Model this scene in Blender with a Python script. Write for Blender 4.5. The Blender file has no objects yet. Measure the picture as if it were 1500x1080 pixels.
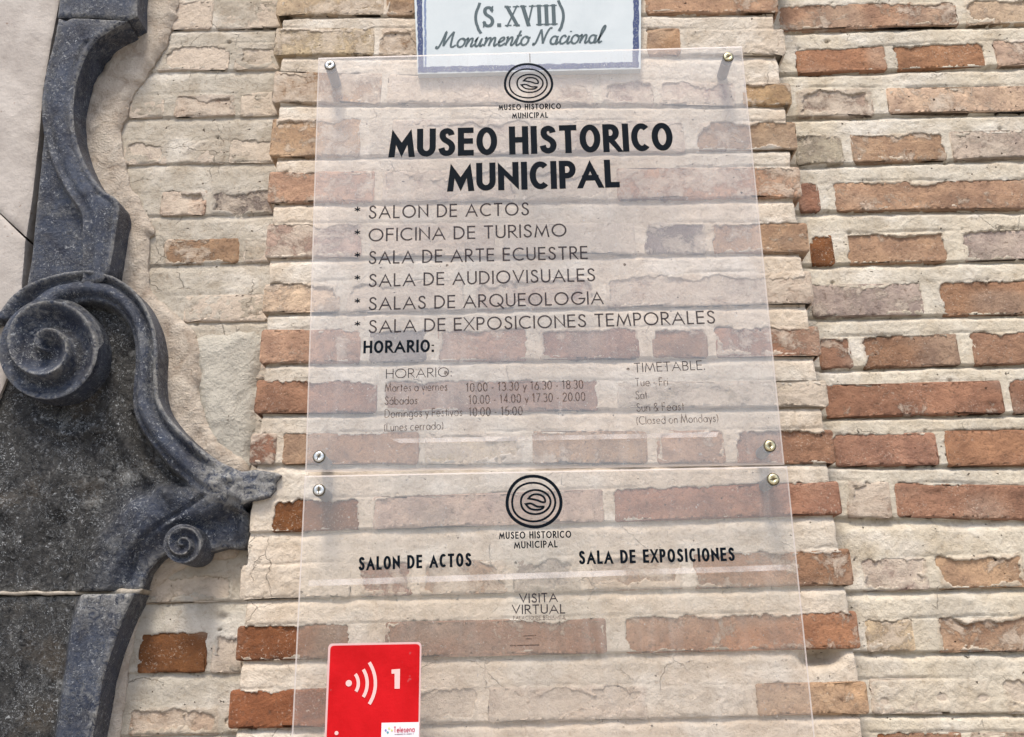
import bpy, math, random
import numpy as np
from mathutils import Vector, Matrix

S = bpy.context.scene
C = S.collection
random.seed(7)

# ------------------------------------------------------------------ camera
F = 1428.0                      # focal length in pixels of a 1500 x 1080 picture
D = 1.43                        # metres from the lens to the face of the pillar
CAMZ = 1.60
up = Vector((-100, 4730, -F)).normalized()      # world up seen from the camera
nn = Vector((22, -430, -F)).normalized()        # into the wall (+Y) seen from the camera
nn = (nn - up * nn.dot(up)).normalized()
xx = nn.cross(up).normalized()                  # world +X
Rm = Matrix((xx, nn, up))                       # camera -> world
cam_d = bpy.data.cameras.new('camera')
cam = bpy.data.objects.new('camera', cam_d)
C.objects.link(cam)
cam.matrix_world = Matrix.Translation((0, -D, CAMZ)) @ Rm.to_4x4()
cam_d.sensor_width = 36.0
cam_d.lens = 36.0 * F / 1500.0
cam_d.clip_start = 0.02
cam_d.clip_end = 400
S.camera = cam

# ------------------------------------------------------------------ sky, sun, exposure
w = bpy.data.worlds.new('World'); S.world = w; w.use_nodes = True
wn = w.node_tree.nodes; wl = w.node_tree.links
sky = wn.new('ShaderNodeTexSky'); sky.sky_type = 'NISHITA'; sky.sun_disc = False
SUN_EL, SUN_AZ = math.radians(62), math.radians(-12)   # azimuth from the wall normal, negative = from the left
sky.sun_elevation = SUN_EL
sky.sun_rotation = math.pi - SUN_AZ
sky.dust_density = 3.0
wl.new(sky.outputs[0], wn['Background'].inputs[0])
wn['Background'].inputs[1].default_value = 0.11
sd = bpy.data.lights.new('sun', 'SUN'); sun = bpy.data.objects.new('sun', sd); C.objects.link(sun)
sd.energy = 1.5; sd.angle = math.radians(14); sd.color = (1.0, 0.915, 0.79)
sdir = Vector((math.sin(SUN_AZ) * math.cos(SUN_EL), -math.cos(SUN_AZ) * math.cos(SUN_EL), math.sin(SUN_EL)))
sun.rotation_euler = sdir.to_track_quat('Z', 'Y').to_euler()
S.view_settings.view_transform = 'Standard'; S.view_settings.look = 'None'
S.view_settings.gamma = 1; S.view_settings.use_curve_mapping = False
S.view_settings.exposure = 1.13

# ------------------------------------------------------------------ picture <-> wall geometry
RM = np.array(Rm)
def PA(px, py, y=0.0):
    """rays through pixels px,py meet the vertical plane Y = y; returns X, Z"""
    px = np.asarray(px, float); py = np.asarray(py, float)
    d = np.stack([px - 750, 540 - py, np.full_like(px, -F)], -1) @ RM.T
    t = (y + D) / d[..., 1]
    return d[..., 0] * t, CAMZ + d[..., 2] * t
def P(px, py, y=0.0):
    a, b = PA(px, py, y)
    return Vector((float(a), y, float(b)))

def smooth(e0, e1, x):
    t = np.clip((x - e0) / (e1 - e0), 0, 1)
    return t * t * (3 - 2 * t)
def _h(ix, iy, s):
    n = (ix.astype(np.int64) * 374761393 + iy.astype(np.int64) * 668265263 + s * 144269504) & 0xffffffff
    n = ((n ^ (n >> 13)) * 1274126177) & 0xffffffff
    return ((n ^ (n >> 16)) & 0xffff) / 65535.0
def vn(x, y, s=0):
    ix = np.floor(x); iy = np.floor(y); fx = x - ix; fy = y - iy
    fx = fx * fx * (3 - 2 * fx); fy = fy * fy * (3 - 2 * fy)
    a = _h(ix, iy, s); b = _h(ix + 1, iy, s); c = _h(ix, iy + 1, s); d = _h(ix + 1, iy + 1, s)
    return (a + (b - a) * fx) * (1 - fy) + (c + (d - c) * fx) * fy
def fbm(x, y, s=0, o=4):
    r = 0; a = 1; t = 0
    x = np.asarray(x, float); y = np.asarray(y, float)
    for k in range(o):
        r = r + a * (vn(x, y, s + k * 17) * 2 - 1); t += a; a *= 0.5; x = x * 2.03 + 5.1; y = y * 2.03 + 3.7
    return r / t

# ------------------------------------------------------------------ object helpers
def link(o, parent=None):
    C.objects.link(o)
    if parent: o.parent = parent
    return o
def thing(name, label, cat, loc, group=None):
    o = link(bpy.data.objects.new(name, None))
    o.empty_display_size = 0.05
    o.location = loc; o['label'] = label; o['category'] = cat
    if group: o['group'] = group
    o['_l'] = 0
    del o['_l']
    return o
def mesh_obj(name, v, f, mat, parent=None, col=None, smooth_=True, mats=None, mi=None):
    me = bpy.data.meshes.new(name)
    v = np.asarray(v, np.float32)
    if parent is not None:
        v = v - np.array(parent.location if parent.parent is None else parent.location + parent.parent.location, np.float32)
    if isinstance(f, np.ndarray):
        me.vertices.add(len(v)); me.vertices.foreach_set('co', v.ravel())
        n = f.shape[1]
        me.loops.add(f.size); me.loops.foreach_set('vertex_index', f.astype(np.int32).ravel())
        me.polygons.add(len(f))
        me.polygons.foreach_set('loop_start', np.arange(0, f.size, n, dtype=np.int32))
        me.update(calc_edges=True)
    else:
        me.from_pydata(v.tolist(), [], f); me.update()
    me.polygons.foreach_set('use_smooth', np.full(len(me.polygons), smooth_))
    for m in (mats or [mat]): me.materials.append(m)
    if mi is not None: me.polygons.foreach_set('material_index', np.asarray(mi, np.int32))
    if col is not None:
        at = me.color_attributes.new('Col', 'FLOAT_COLOR', 'POINT')
        at.data.foreach_set('color', np.asarray(col, np.float32).ravel())
    me.validate()
    return link(bpy.data.objects.new(name, me), parent)
def quads(nu, nv):
    i = np.arange(nu * nv).reshape(nv, nu)
    return np.stack([i[:-1, :-1], i[:-1, 1:], i[1:, 1:], i[1:, :-1]], -1).reshape(-1, 4)

# ------------------------------------------------------------------ materials
def newmat(name):
    m = bpy.data.materials.new(name); m.use_nodes = True
    return m, m.node_tree.nodes, m.node_tree.links, m.node_tree.nodes['Principled BSDF']
def N(ns, t, **k):
    n = ns.new(t)
    for a, b in k.items():
        if a in n.bl_rna.properties: setattr(n, a, b)
        else: n.inputs[a.replace('_', ' ')].default_value = b
    return n
def noise(ns, ls, scale, detail=6, rough=0.6, vec=None, dist=0.0):
    n = ns.new('ShaderNodeTexNoise'); n.inputs['Scale'].default_value = scale
    n.inputs['Detail'].default_value = detail; n.inputs['Roughness'].default_value = rough
    n.inputs['Distortion'].default_value = dist
    if vec is not None: ls.new(vec, n.inputs['Vector'])
    return n.outputs['Fac']
def ramp(ns, ls, src, stops):
    r = ns.new('ShaderNodeValToRGB'); cr = r.color_ramp
    while len(cr.elements) < len(stops): cr.elements.new(0.5)
    for e, (p, c) in zip(cr.elements, stops):
        e.position = p; e.color = (c, c, c, 1) if not hasattr(c, '__len__') else (*c, 1)
    ls.new(src, r.inputs[0]); return r.outputs[0]
def mix(ns, ls, f, a, b, mode='MIX'):
    m = ns.new('ShaderNodeMix'); m.data_type = 'RGBA'; m.blend_type = mode
    for s, v in ((m.inputs[0], f), (m.inputs[6], a), (m.inputs[7], b)):
        if hasattr(v, 'is_linked') or hasattr(v, 'links'): ls.new(v, s)
        elif isinstance(v, (int, float)): s.default_value = v
        else: s.default_value = (*v, 1)
    return m.outputs[2]
def math_(ns, ls, op, a, b=0.0, clamp=False):
    m = ns.new('ShaderNodeMath'); m.operation = op; m.use_clamp = clamp
    for s, v in ((m.inputs[0], a), (m.inputs[1], b)):
        if hasattr(v, 'links'): ls.new(v, s)
        else: s.default_value = v
    return m.outputs[0]
def bump(ns, ls, h, bs, dist, strength=1.0):
    b = ns.new('ShaderNodeBump'); b.inputs['Distance'].default_value = dist; b.inputs['Strength'].default_value = strength
    ls.new(h, b.inputs['Height']); ls.new(b.outputs[0], bs.inputs['Normal'])
def wpos(ns):
    return ns.new('ShaderNodeNewGeometry').outputs['Position']

def make_brick_mat():
    m, ns, ls, bs = newmat('fired_brick')
    at = ns.new('ShaderNodeAttribute'); at.attribute_name = 'Col'
    pos = wpos(ns)
    c = at.outputs['Color']
    n1 = noise(ns, ls, 28, 8, 0.65, pos)
    n2 = noise(ns, ls, 130, 6, 0.7, pos)
    n3 = noise(ns, ls, 270, 4, 0.7, pos)
    c = mix(ns, ls, ramp(ns, ls, n1, [(0.35, 0.0), (0.65, 1.0)]), mix(ns, ls, 1.0, c, (0.72, 0.68, 0.68), 'MULTIPLY'),
            mix(ns, ls, 1.0, c, (1.18, 1.15, 1.1), 'MULTIPLY'))
    c = mix(ns, ls, ramp(ns, ls, n2, [(0.3, 0.75), (0.45, 0.0)]), c, (0.10, 0.06, 0.04))
    # lime film and specks: amount from the mesh (alpha)
    a = at.outputs['Alpha']
    big = noise(ns, ls, 24, 12, 0.76, pos, 0.3)
    f = math_(ns, ls, 'ADD', math_(ns, ls, 'MULTIPLY', math_(ns, ls, 'SUBTRACT', big, 0.5), 3.6), math_(ns, ls, 'SUBTRACT', math_(ns, ls, 'MULTIPLY', a, 1.7), 0.75))
    f = ramp(ns, ls, f, [(0.0, 0.0), (0.15, 0.45), (0.6, 0.9)])
    lime = mix(ns, ls, n2, (0.42, 0.345, 0.27), (0.66, 0.57, 0.465))
    c = mix(ns, ls, f, c, lime)
    sp = math_(ns, ls, 'MULTIPLY', ramp(ns, ls, noise(ns, ls, 300, 4, 0.75, pos), [(0.57, 0.0), (0.64, 0.8)]), 0.8)
    sp = math_(ns, ls, 'MULTIPLY', sp, ramp(ns, ls, noise(ns, ls, 17, 5, 0.7, pos), [(0.47, 0.05), (0.60, 1.0)]))
    c = mix(ns, ls, sp, c, (0.55, 0.47, 0.38))
    pit = ramp(ns, ls, noise(ns, ls, 95, 2, 0.4, pos), [(0.22, 1.0), (0.26, 0.0)])
    c = mix(ns, ls, pit, c, (0.05, 0.035, 0.025))
    ls.new(c, bs.inputs['Base Color']); bs.inputs['Roughness'].default_value = 0.9
    bs.inputs['Specular IOR Level'].default_value = 0.25
    h = math_(ns, ls, 'ADD', math_(ns, ls, 'MULTIPLY', n2, 0.7), math_(ns, ls, 'MULTIPLY', n3, 0.35))
    h = math_(ns, ls, 'ADD', h, math_(ns, ls, 'MULTIPLY', f, 0.35))
    h = math_(ns, ls, 'SUBTRACT', h, math_(ns, ls, 'MULTIPLY', pit, 0.9))
    bump(ns, ls, h, bs, 0.0048)
    return m
def make_mortar_mat():
    m, ns, ls, bs = newmat('lime_mortar')
    at = ns.new('ShaderNodeAttribute'); at.attribute_name = 'Col'
    pos = wpos(ns)
    c = at.outputs['Color']
    n1 = noise(ns, ls, 22, 9, 0.65, pos, 0.4)
    n2 = noise(ns, ls, 110, 8, 0.7, pos)
    n3 = noise(ns, ls, 280, 4, 0.7, pos)
    c = mix(ns, ls, ramp(ns, ls, n1, [(0.35, 0.0), (0.62, 1.0)]), mix(ns, ls, 1.0, c, (0.82, 0.79, 0.75), 'MULTIPLY'),
            mix(ns, ls, 1.0, c, (1.08, 1.09, 1.10), 'MULTIPLY'))
    c = mix(ns, ls, ramp(ns, ls, n2, [(0.30, 0.6), (0.46, 0.0)]), c, mix(ns, ls, 1.0, c, (0.55, 0.48, 0.42), 'MULTIPLY'))
    # hairline cracks and scrapes
    vt = ns.new('ShaderNodeTexVoronoi'); vt.feature = 'DISTANCE_TO_EDGE'; vt.inputs['Scale'].default_value = 13
    dv = ns.new('ShaderNodeVectorMath'); dv.operation = 'ADD'
    nz = ns.new('ShaderNodeTexNoise'); nz.inputs['Scale'].default_value = 45; nz.inputs['Detail'].default_value = 5
    ls.new(pos, nz.inputs['Vector'])
    sc = ns.new('ShaderNodeVectorMath'); sc.operation = 'SCALE'; sc.inputs['Scale'].default_value = 0.022
    ls.new(nz.outputs['Color'], sc.inputs[0]); ls.new(pos, dv.inputs[0]); ls.new(sc.outputs[0], dv.inputs[1])
    ls.new(dv.outputs[0], vt.inputs['Vector'])
    cr = ramp(ns, ls, vt.outputs['Distance'], [(0.0, 1.0), (0.008, 0.0)])
    gate = ramp(ns, ls, noise(ns, ls, 9, 4, 0.6, pos), [(0.56, 0.0), (0.62, 1.0)])
    crack = math_(ns, ls, 'MULTIPLY', cr, gate)
    c = mix(ns, ls, math_(ns, ls, 'MULTIPLY', crack, 0.32), c, (0.13, 0.10, 0.075))
    pit = ramp(ns, ls, noise(ns, ls, 120, 2, 0.4, pos), [(0.22, 1.0), (0.27, 0.0)])
    c = mix(ns, ls, math_(ns, ls, 'MULTIPLY', pit, 0.85), c, (0.09, 0.07, 0.05))
    ls.new(c, bs.inputs['Base Color']); bs.inputs['Roughness'].default_value = 0.93
    bs.inputs['Specular IOR Level'].default_value = 0.2
    h = math_(ns, ls, 'ADD', math_(ns, ls, 'MULTIPLY', n2, 0.75), math_(ns, ls, 'MULTIPLY', n3, 0.3))
    h = math_(ns, ls, 'ADD', h, math_(ns, ls, 'MULTIPLY', n1, 0.8))
    h = math_(ns, ls, 'SUBTRACT', h, math_(ns, ls, 'MULTIPLY', crack, 0.45))
    h = math_(ns, ls, 'SUBTRACT', h, math_(ns, ls, 'MULTIPLY', pit, 0.9))
    bump(ns, ls, h, bs, 0.0048)
    return m
def make_stone_mat():
    m, ns, ls, bs = newmat('blue_black_marble')
    at = ns.new('ShaderNodeAttribute'); at.attribute_name = 'Col'
    sep = ns.new('ShaderNodeSeparateColor'); ls.new(at.outputs['Color'], sep.inputs[0])
    dark, wear, rough = sep.outputs[0], sep.outputs[1], sep.outputs[2]
    pos = wpos(ns)
    n1 = noise(ns, ls, 16, 8, 0.6, pos, 0.8)
    n2 = noise(ns, ls, 90, 8, 0.72, pos, 1.2)
    n3 = noise(ns, ls, 170, 4, 0.7, pos)
    blue = mix(ns, ls, ramp(ns, ls, n1, [(0.33, 0.0), (0.68, 1.0)]), (0.008, 0.012, 0.028), (0.046, 0.062, 0.100))
    blk = mix(ns, ls, ramp(ns, ls, n1, [(0.35, 0.0), (0.7, 1.0)]), (0.002, 0.0022, 0.003), (0.012, 0.012, 0.013))
    c = mix(ns, ls, dark, blue, blk)
    brown = ramp(ns, ls, noise(ns, ls, 11, 5, 0.6, pos), [(0.56, 0.0), (0.72, 0.55)])
    c = mix(ns, ls, math_(ns, ls, 'MULTIPLY', brown, dark), c, (0.07, 0.052, 0.033))
    # pale chips and chisel scratches
    v = ns.new('ShaderNodeTexVoronoi'); v.feature = 'DISTANCE_TO_EDGE'; v.inputs['Scale'].default_value = 75
    dv = ns.new('ShaderNodeVectorMath'); dv.operation = 'ADD'
    nz = ns.new('ShaderNodeTexNoise'); nz.inputs['Scale'].default_value = 60; nz.inputs['Detail'].default_value = 4
    ls.new(pos, nz.inputs['Vector'])
    sc = ns.new('ShaderNodeVectorMath'); sc.operation = 'SCALE'; sc.inputs['Scale'].default_value = 0.065
    ls.new(nz.outputs['Color'], sc.inputs[0]); ls.new(pos, dv.inputs[0]); ls.new(sc.outputs[0], dv.inputs[1])
    ls.new(dv.outputs[0], v.inputs['Vector'])
    ed = ramp(ns, ls, v.outputs['Distance'], [(0.0, 1.0), (0.065, 0.0)])
    gate = ramp(ns, ls, noise(ns, ls, 48, 6, 0.7, pos), [(0.49, 0.0), (0.57, 1.0)])
    scr = math_(ns, ls, 'MULTIPLY', ed, gate)
    c = mix(ns, ls, math_(ns, ls, 'MULTIPLY', scr, 0.58), c, (0.38, 0.40, 0.42))
    spk = ramp(ns, ls, n3, [(0.56, 0.0), (0.66, 0.85)])
    spk = math_(ns, ls, 'MULTIPLY', spk, ramp(ns, ls, noise(ns, ls, 33, 5, 0.7, pos), [(0.45, 0.04), (0.60, 1.0)]))
    chalk = math_(ns, ls, 'MULTIPLY', ramp(ns, ls, noise(ns, ls, 13, 12, 0.78, pos, 0.5), [(0.55, 0.0), (0.61, 0.5)]), ramp(ns, ls, n2, [(0.40, 0.0), (0.58, 1.0)]))
    c = mix(ns, ls, chalk, c, (0.26, 0.265, 0.26))
    c = mix(ns, ls, spk, c, (0.30, 0.31, 0.32))
    for sc_, th_ in ((95, 0.20), (190, 0.24)):
        fl = ns.new('ShaderNodeTexVoronoi'); fl.inputs['Scale'].default_value = sc_; fl.inputs['Randomness'].default_value = 1.0
        st_ = ns.new('ShaderNodeMapping'); st_.inputs['Scale'].default_value = (1.0, 1.0, 0.45); st_.inputs['Rotation'].default_value = (0, 0.7 if sc_ > 100 else -0.5, 0)
        ls.new(dv.outputs[0], st_.inputs['Vector']); ls.new(st_.outputs[0], fl.inputs['Vector'])
        q = math_(ns, ls, 'MULTIPLY', ramp(ns, ls, fl.outputs['Distance'], [(th_ * .6, 1.0), (th_, 0.0)]), ramp(ns, ls, noise(ns, ls, 27, 4, 0.65, pos), [(0.46, 0.0), (0.56, 0.75)]))
        c = mix(ns, ls, q, c, (0.40, 0.42, 0.43))
    wv = math_(ns, ls, 'MULTIPLY', wear, ramp(ns, ls, n2, [(0.38, 0.0), (0.56, 1.0)]))
    c = mix(ns, ls, wv, c, (0.36, 0.35, 0.32))
    ls.new(c, bs.inputs['Base Color'])
    r = math_(ns, ls, 'ADD', math_(ns, ls, 'MULTIPLY', n2, 0.5), 0.20)
    ls.new(r, bs.inputs['Roughness']); bs.inputs['Specular IOR Level'].default_value = 0.24
    h = math_(ns, ls, 'ADD', math_(ns, ls, 'MULTIPLY', n2, 0.8), math_(ns, ls, 'MULTIPLY', n3, 0.35))
    h = math_(ns, ls, 'ADD', h, math_(ns, ls, 'MULTIPLY', scr, 0.35))
    bump(ns, ls, h, bs, 0.0052)
    return m
def make_plain(name, c1, c2, scale=20, rough=0.8, bumpd=0.001, spots=None, spec=0.3):
    m, ns, ls, bs = newmat(name); pos = wpos(ns)
    n1 = noise(ns, ls, scale, 8, 0.65, pos, 0.4); n2 = noise(ns, ls, scale * 9, 5, 0.65, pos)
    c = mix(ns, ls, ramp(ns, ls, n1, [(0.33, 0.0), (0.66, 1.0)]), c1, c2)
    if spots:
        s = ramp(ns, ls, noise(ns, ls, 130, 3, 0.5, pos), [(0.27, 1.0), (0.32, 0.0)])
        g = ramp(ns, ls, noise(ns, ls, 12, 3, 0.5, pos), [(0.5, 0.0), (0.6, 1.0)])
        c = mix(ns, ls, math_(ns, ls, 'MULTIPLY', s, g), c, spots)
    ls.new(c, bs.inputs['Base Color']); bs.inputs['Roughness'].default_value = rough
    bs.inputs['Specular IOR Level'].default_value = spec
    if bumpd: bump(ns, ls, math_(ns, ls, 'ADD', n2, math_(ns, ls, 'MULTIPLY', n1, 2.0)), bs, bumpd)
    return m
def make_acrylic(d0=0.13, d1=0.23):
    """front skin of the sheet: clear, with a milky film of dust that also paints in the reflected veil, and a mirror sheen"""
    m, ns, ls, bs = newmat('clear_acrylic'); ns.remove(bs)
    out = ns['Material Output']; pos = wpos(ns)
    tr = ns.new('ShaderNodeBsdfTransparent'); tr.inputs[0].default_value = (0.975, 0.97, 0.965, 1)
    df = ns.new('ShaderNodeBsdfDiffuse'); df.inputs[0].default_value = (0.92, 0.905, 0.86, 1)
    tl = ns.new('ShaderNodeBsdfTranslucent'); tl.inputs[0].default_value = (0.92, 0.905, 0.86, 1)
    gl = ns.new('ShaderNodeBsdfGlossy'); gl.inputs[0].default_value = (1, 1, 1, 1); gl.inputs['Roughness'].default_value = 0.08
    fr = ns.new('ShaderNodeValue'); fr.outputs[0].default_value = 0.07
    mp = ns.new('ShaderNodeMapping'); mp.inputs['Scale'].default_value = (9, 1, 0.8); mp.inputs['Rotation'].default_value = (0, 0.12, 0)
    ls.new(pos, mp.inputs['Vector'])
    streak = noise(ns, ls, 5, 7, 0.7, mp.outputs[0], 0.6)
    dust_veil = ramp(ns, ls, noise(ns, ls, 5, 8, 0.68, pos), [(0.3, d0), (0.75, d1)])  # pale film: dust, plus the reflected surroundings put into its colour
    dust_veil = math_(ns, ls, 'ADD', dust_veil, ramp(ns, ls, streak, [(0.52, 0.0), (0.72, 0.11)]))
    dust_veil = math_(ns, ls, 'ADD', dust_veil, ramp(ns, ls, noise(ns, ls, 190, 3, 0.6, pos), [(0.66, 0.0), (0.72, 0.25)]))
    c = ns.new('ShaderNodeMixShader'); c.inputs[0].default_value = 0.42; ls.new(df.outputs[0], c.inputs[1]); ls.new(tl.outputs[0], c.inputs[2])
    a = ns.new('ShaderNodeMixShader'); ls.new(dust_veil, a.inputs[0]); ls.new(tr.outputs[0], a.inputs[1]); ls.new(c.outputs[0], a.inputs[2])
    b = ns.new('ShaderNodeMixShader'); ls.new(fr.outputs[0], b.inputs[0]); ls.new(a.outputs[0], b.inputs[1]); ls.new(gl.outputs[0], b.inputs[2])
    ls.new(b.outputs[0], out.inputs[0])
    return m
def make_back():
    m, ns, ls, bs = newmat('acrylic_back'); ns.remove(bs)
    tr = ns.new('ShaderNodeBsdfTransparent'); tr.inputs[0].default_value = (0.99, 0.985, 0.985, 1)
    ls.new(tr.outputs[0], ns['Material Output'].inputs[0]); return m
def make_edge():
    m, ns, ls, bs = newmat('acrylic_edge'); ns.remove(bs)
    out = ns['Material Output']
    tr = ns.new('ShaderNodeBsdfTransparent'); df = ns.new('ShaderNodeBsdfDiffuse'); df.inputs[0].default_value = (0.92, 0.86, 0.82, 1)
    tl = ns.new('ShaderNodeBsdfTranslucent'); tl.inputs[0].default_value = (0.95, 0.9, 0.86, 1)
    a = ns.new('ShaderNodeMixShader'); a.inputs[0].default_value = 0.45; ls.new(df.outputs[0], a.inputs[1]); ls.new(tl.outputs[0], a.inputs[2])
    b = ns.new('ShaderNodeMixShader'); b.inputs[0].default_value = 0.6; ls.new(tr.outputs[0], b.inputs[1]); ls.new(a.outputs[0], b.inputs[2])
    ls.new(b.outputs[0], out.inputs[0]); return m
def make_ink(name, col, alpha=1.0, worn=0.0, rough=0.5):
    m, ns, ls, bs = newmat(name)
    bs.inputs['Base Color'].default_value = (*col, 1); bs.inputs['Roughness'].default_value = rough
    bs.inputs['Specular IOR Level'].default_value = 0.05
    if alpha < 1 or worn:
        f = noise(ns, ls, 420, 3, 0.6, wpos(ns))
        ls.new(ramp(ns, ls, f, [(0.34, alpha * (1 - worn)), (0.5, alpha)]), bs.inputs['Alpha'])
    return m
def make_metal(name, col, rough=0.3):
    m, ns, ls, bs = newmat(name); pos = wpos(ns)
    n = noise(ns, ls, 260, 4, 0.6, pos)
    ls.new(mix(ns, ls, ramp(ns, ls, n, [(0.35, 0.0), (0.6, 1.0)]), tuple(x * 0.6 for x in col), col), bs.inputs['Base Color'])
    bs.inputs['Metallic'].default_value = 0.85; bs.inputs['Roughness'].default_value = rough
    return m
GREYPL = make_plain('grey_lime_render', (0.36, 0.335, 0.285), (0.52, 0.49, 0.42), 20, 0.95, 0.004, (0.16, 0.13, 0.10))
BRICK = make_brick_mat(); MORTAR = make_mortar_mat(); STONE = make_stone_mat()
PLASTER = make_plain('pink_plaster', (0.36, 0.29, 0.225), (0.62, 0.55, 0.46), 30, 0.9, 0.005, (0.25, 0.18, 0.12))
CREAM = make_plain('cream_painted_stone', (0.31, 0.275, 0.245), (0.46, 0.42, 0.38), 11, 0.6, 0.0018, (0.22, 0.15, 0.11))
GROUND = make_plain('street_paving', (0.26, 0.23, 0.20), (0.34, 0.31, 0.27), 3, 0.9, 0.002)
def make_bright_line():
    m, ns, ls, bs = newmat('bright_line_film'); ns.remove(bs)
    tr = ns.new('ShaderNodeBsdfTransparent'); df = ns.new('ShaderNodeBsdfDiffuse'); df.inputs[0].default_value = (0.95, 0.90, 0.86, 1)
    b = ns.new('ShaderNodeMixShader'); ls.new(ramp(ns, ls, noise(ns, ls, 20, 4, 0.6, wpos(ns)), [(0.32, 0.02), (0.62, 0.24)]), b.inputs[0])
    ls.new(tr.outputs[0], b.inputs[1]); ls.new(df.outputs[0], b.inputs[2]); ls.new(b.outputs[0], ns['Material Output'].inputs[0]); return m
STRIP = make_bright_line()  # pale see-through film for the bright lines put across the signs
ACR = make_acrylic(); ACR2 = make_acrylic(0.07, 0.15); EDGE = make_edge(); BACK = make_back()
GLAZE = make_plain('white_tile_glaze', (0.46, 0.51, 0.52), (0.53, 0.575, 0.58), 9, 0.16, 0.0002, None, 0.5)
BLUEP = make_ink('cobalt_glaze', (0.075, 0.095, 0.19), 0.9, 0.6, 0.2)
BLUEP2 = make_ink('pale_cobalt_glaze', (0.16, 0.22, 0.40), 0.6, 0.2, 0.2)
GREYP = make_ink('grey_glaze_paint', (0.10, 0.13, 0.14), 0.93, 0.25, 0.25)
INK = make_ink('black_vinyl_letter', (0.004, 0.007, 0.011), 1, 0, 0.6)
INKL = make_ink('thin_black_print', (0.035, 0.03, 0.035), 0.93, 0.12)
INKF = make_ink('faded_print', (0.045, 0.03, 0.03), 0.72, 0.85)
RED = make_plain('red_vinyl', (0.44, 0.002, 0.004), (0.58, 0.006, 0.010), 14, 0.38, 0.0004, (0.45, 0.06, 0.06), 0.15)
PINK = make_ink('white_ink_on_red', (0.80, 0.50, 0.47))
WHITE = make_ink('white_vinyl', (0.78, 0.72, 0.76))
CHROME = make_metal('screw_steel', (0.80, 0.80, 0.76), 0.33)
BRASS = make_metal('screw_brass', (0.72, 0.64, 0.40), 0.35)
TUBE = make_ink('grey_spacer_tube', (0.24, 0.23, 0.22))
TUBED = make_ink('dark_brass_rim', (0.10, 0.08, 0.045))

# ------------------------------------------------------------------ ground
g = mesh_obj('street_pavement', [(-60, -120, 0), (60, -120, 0), (60, 0.06, 0), (-60, 0.06, 0)], [(0, 1, 2, 3)], GROUND, smooth_=False)
g['kind'] = 'structure'

# ------------------------------------------------------------------ brickwork
COL = {'T': (0.47, 0.365, 0.27), 'O': (0.39, 0.255, 0.16), 'R': (0.275, 0.155, 0.10), 'D': (0.19, 0.078, 0.032),
       'P': (0.40, 0.29, 0.235), 'G': (0.38, 0.325, 0.262), 'W': (0.50, 0.43, 0.35), 'S': (0.21, 0.18, 0.165), 'B': (0.33, 0.17, 0.10)}
class Wall:
    def __init__(s, y, jd=1.0): s.jd = jd; s.y = y; s.rows = []; s.bricks = []
    def row(s, xl, tl, bl, xr, tr, br, items):
        """brick band: its top and bottom in the picture at x = xl and x = xr"""
        s.rows.append((xl, tl, bl, xr, tr, br))
        for x0, x1, c, cov in items:
            def yy(x, a, b): return a + (b - a) * (x - xl) / (xr - xl)
            q = [PA(x0, yy(x0, bl, br), s.y), PA(x1, yy(x1, bl, br), s.y), PA(x1, yy(x1, tl, tr), s.y), PA(x0, yy(x0, tl, tr), s.y)]
            q = np.array([[float(a), float(b)] for a, b in q])
            cx, cz = q.mean(0); wv = ((q[1] - q[0]) + (q[2] - q[3])) / 2; hv = ((q[3] - q[0]) + (q[2] - q[1])) / 2
            s.bricks.append(dict(c=(cx, cz), w=np.hypot(*wv) / 2, h=abs(hv[1]) / 2, a=math.atan2(wv[1], wv[0]), k=c, cov=cov))

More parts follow.
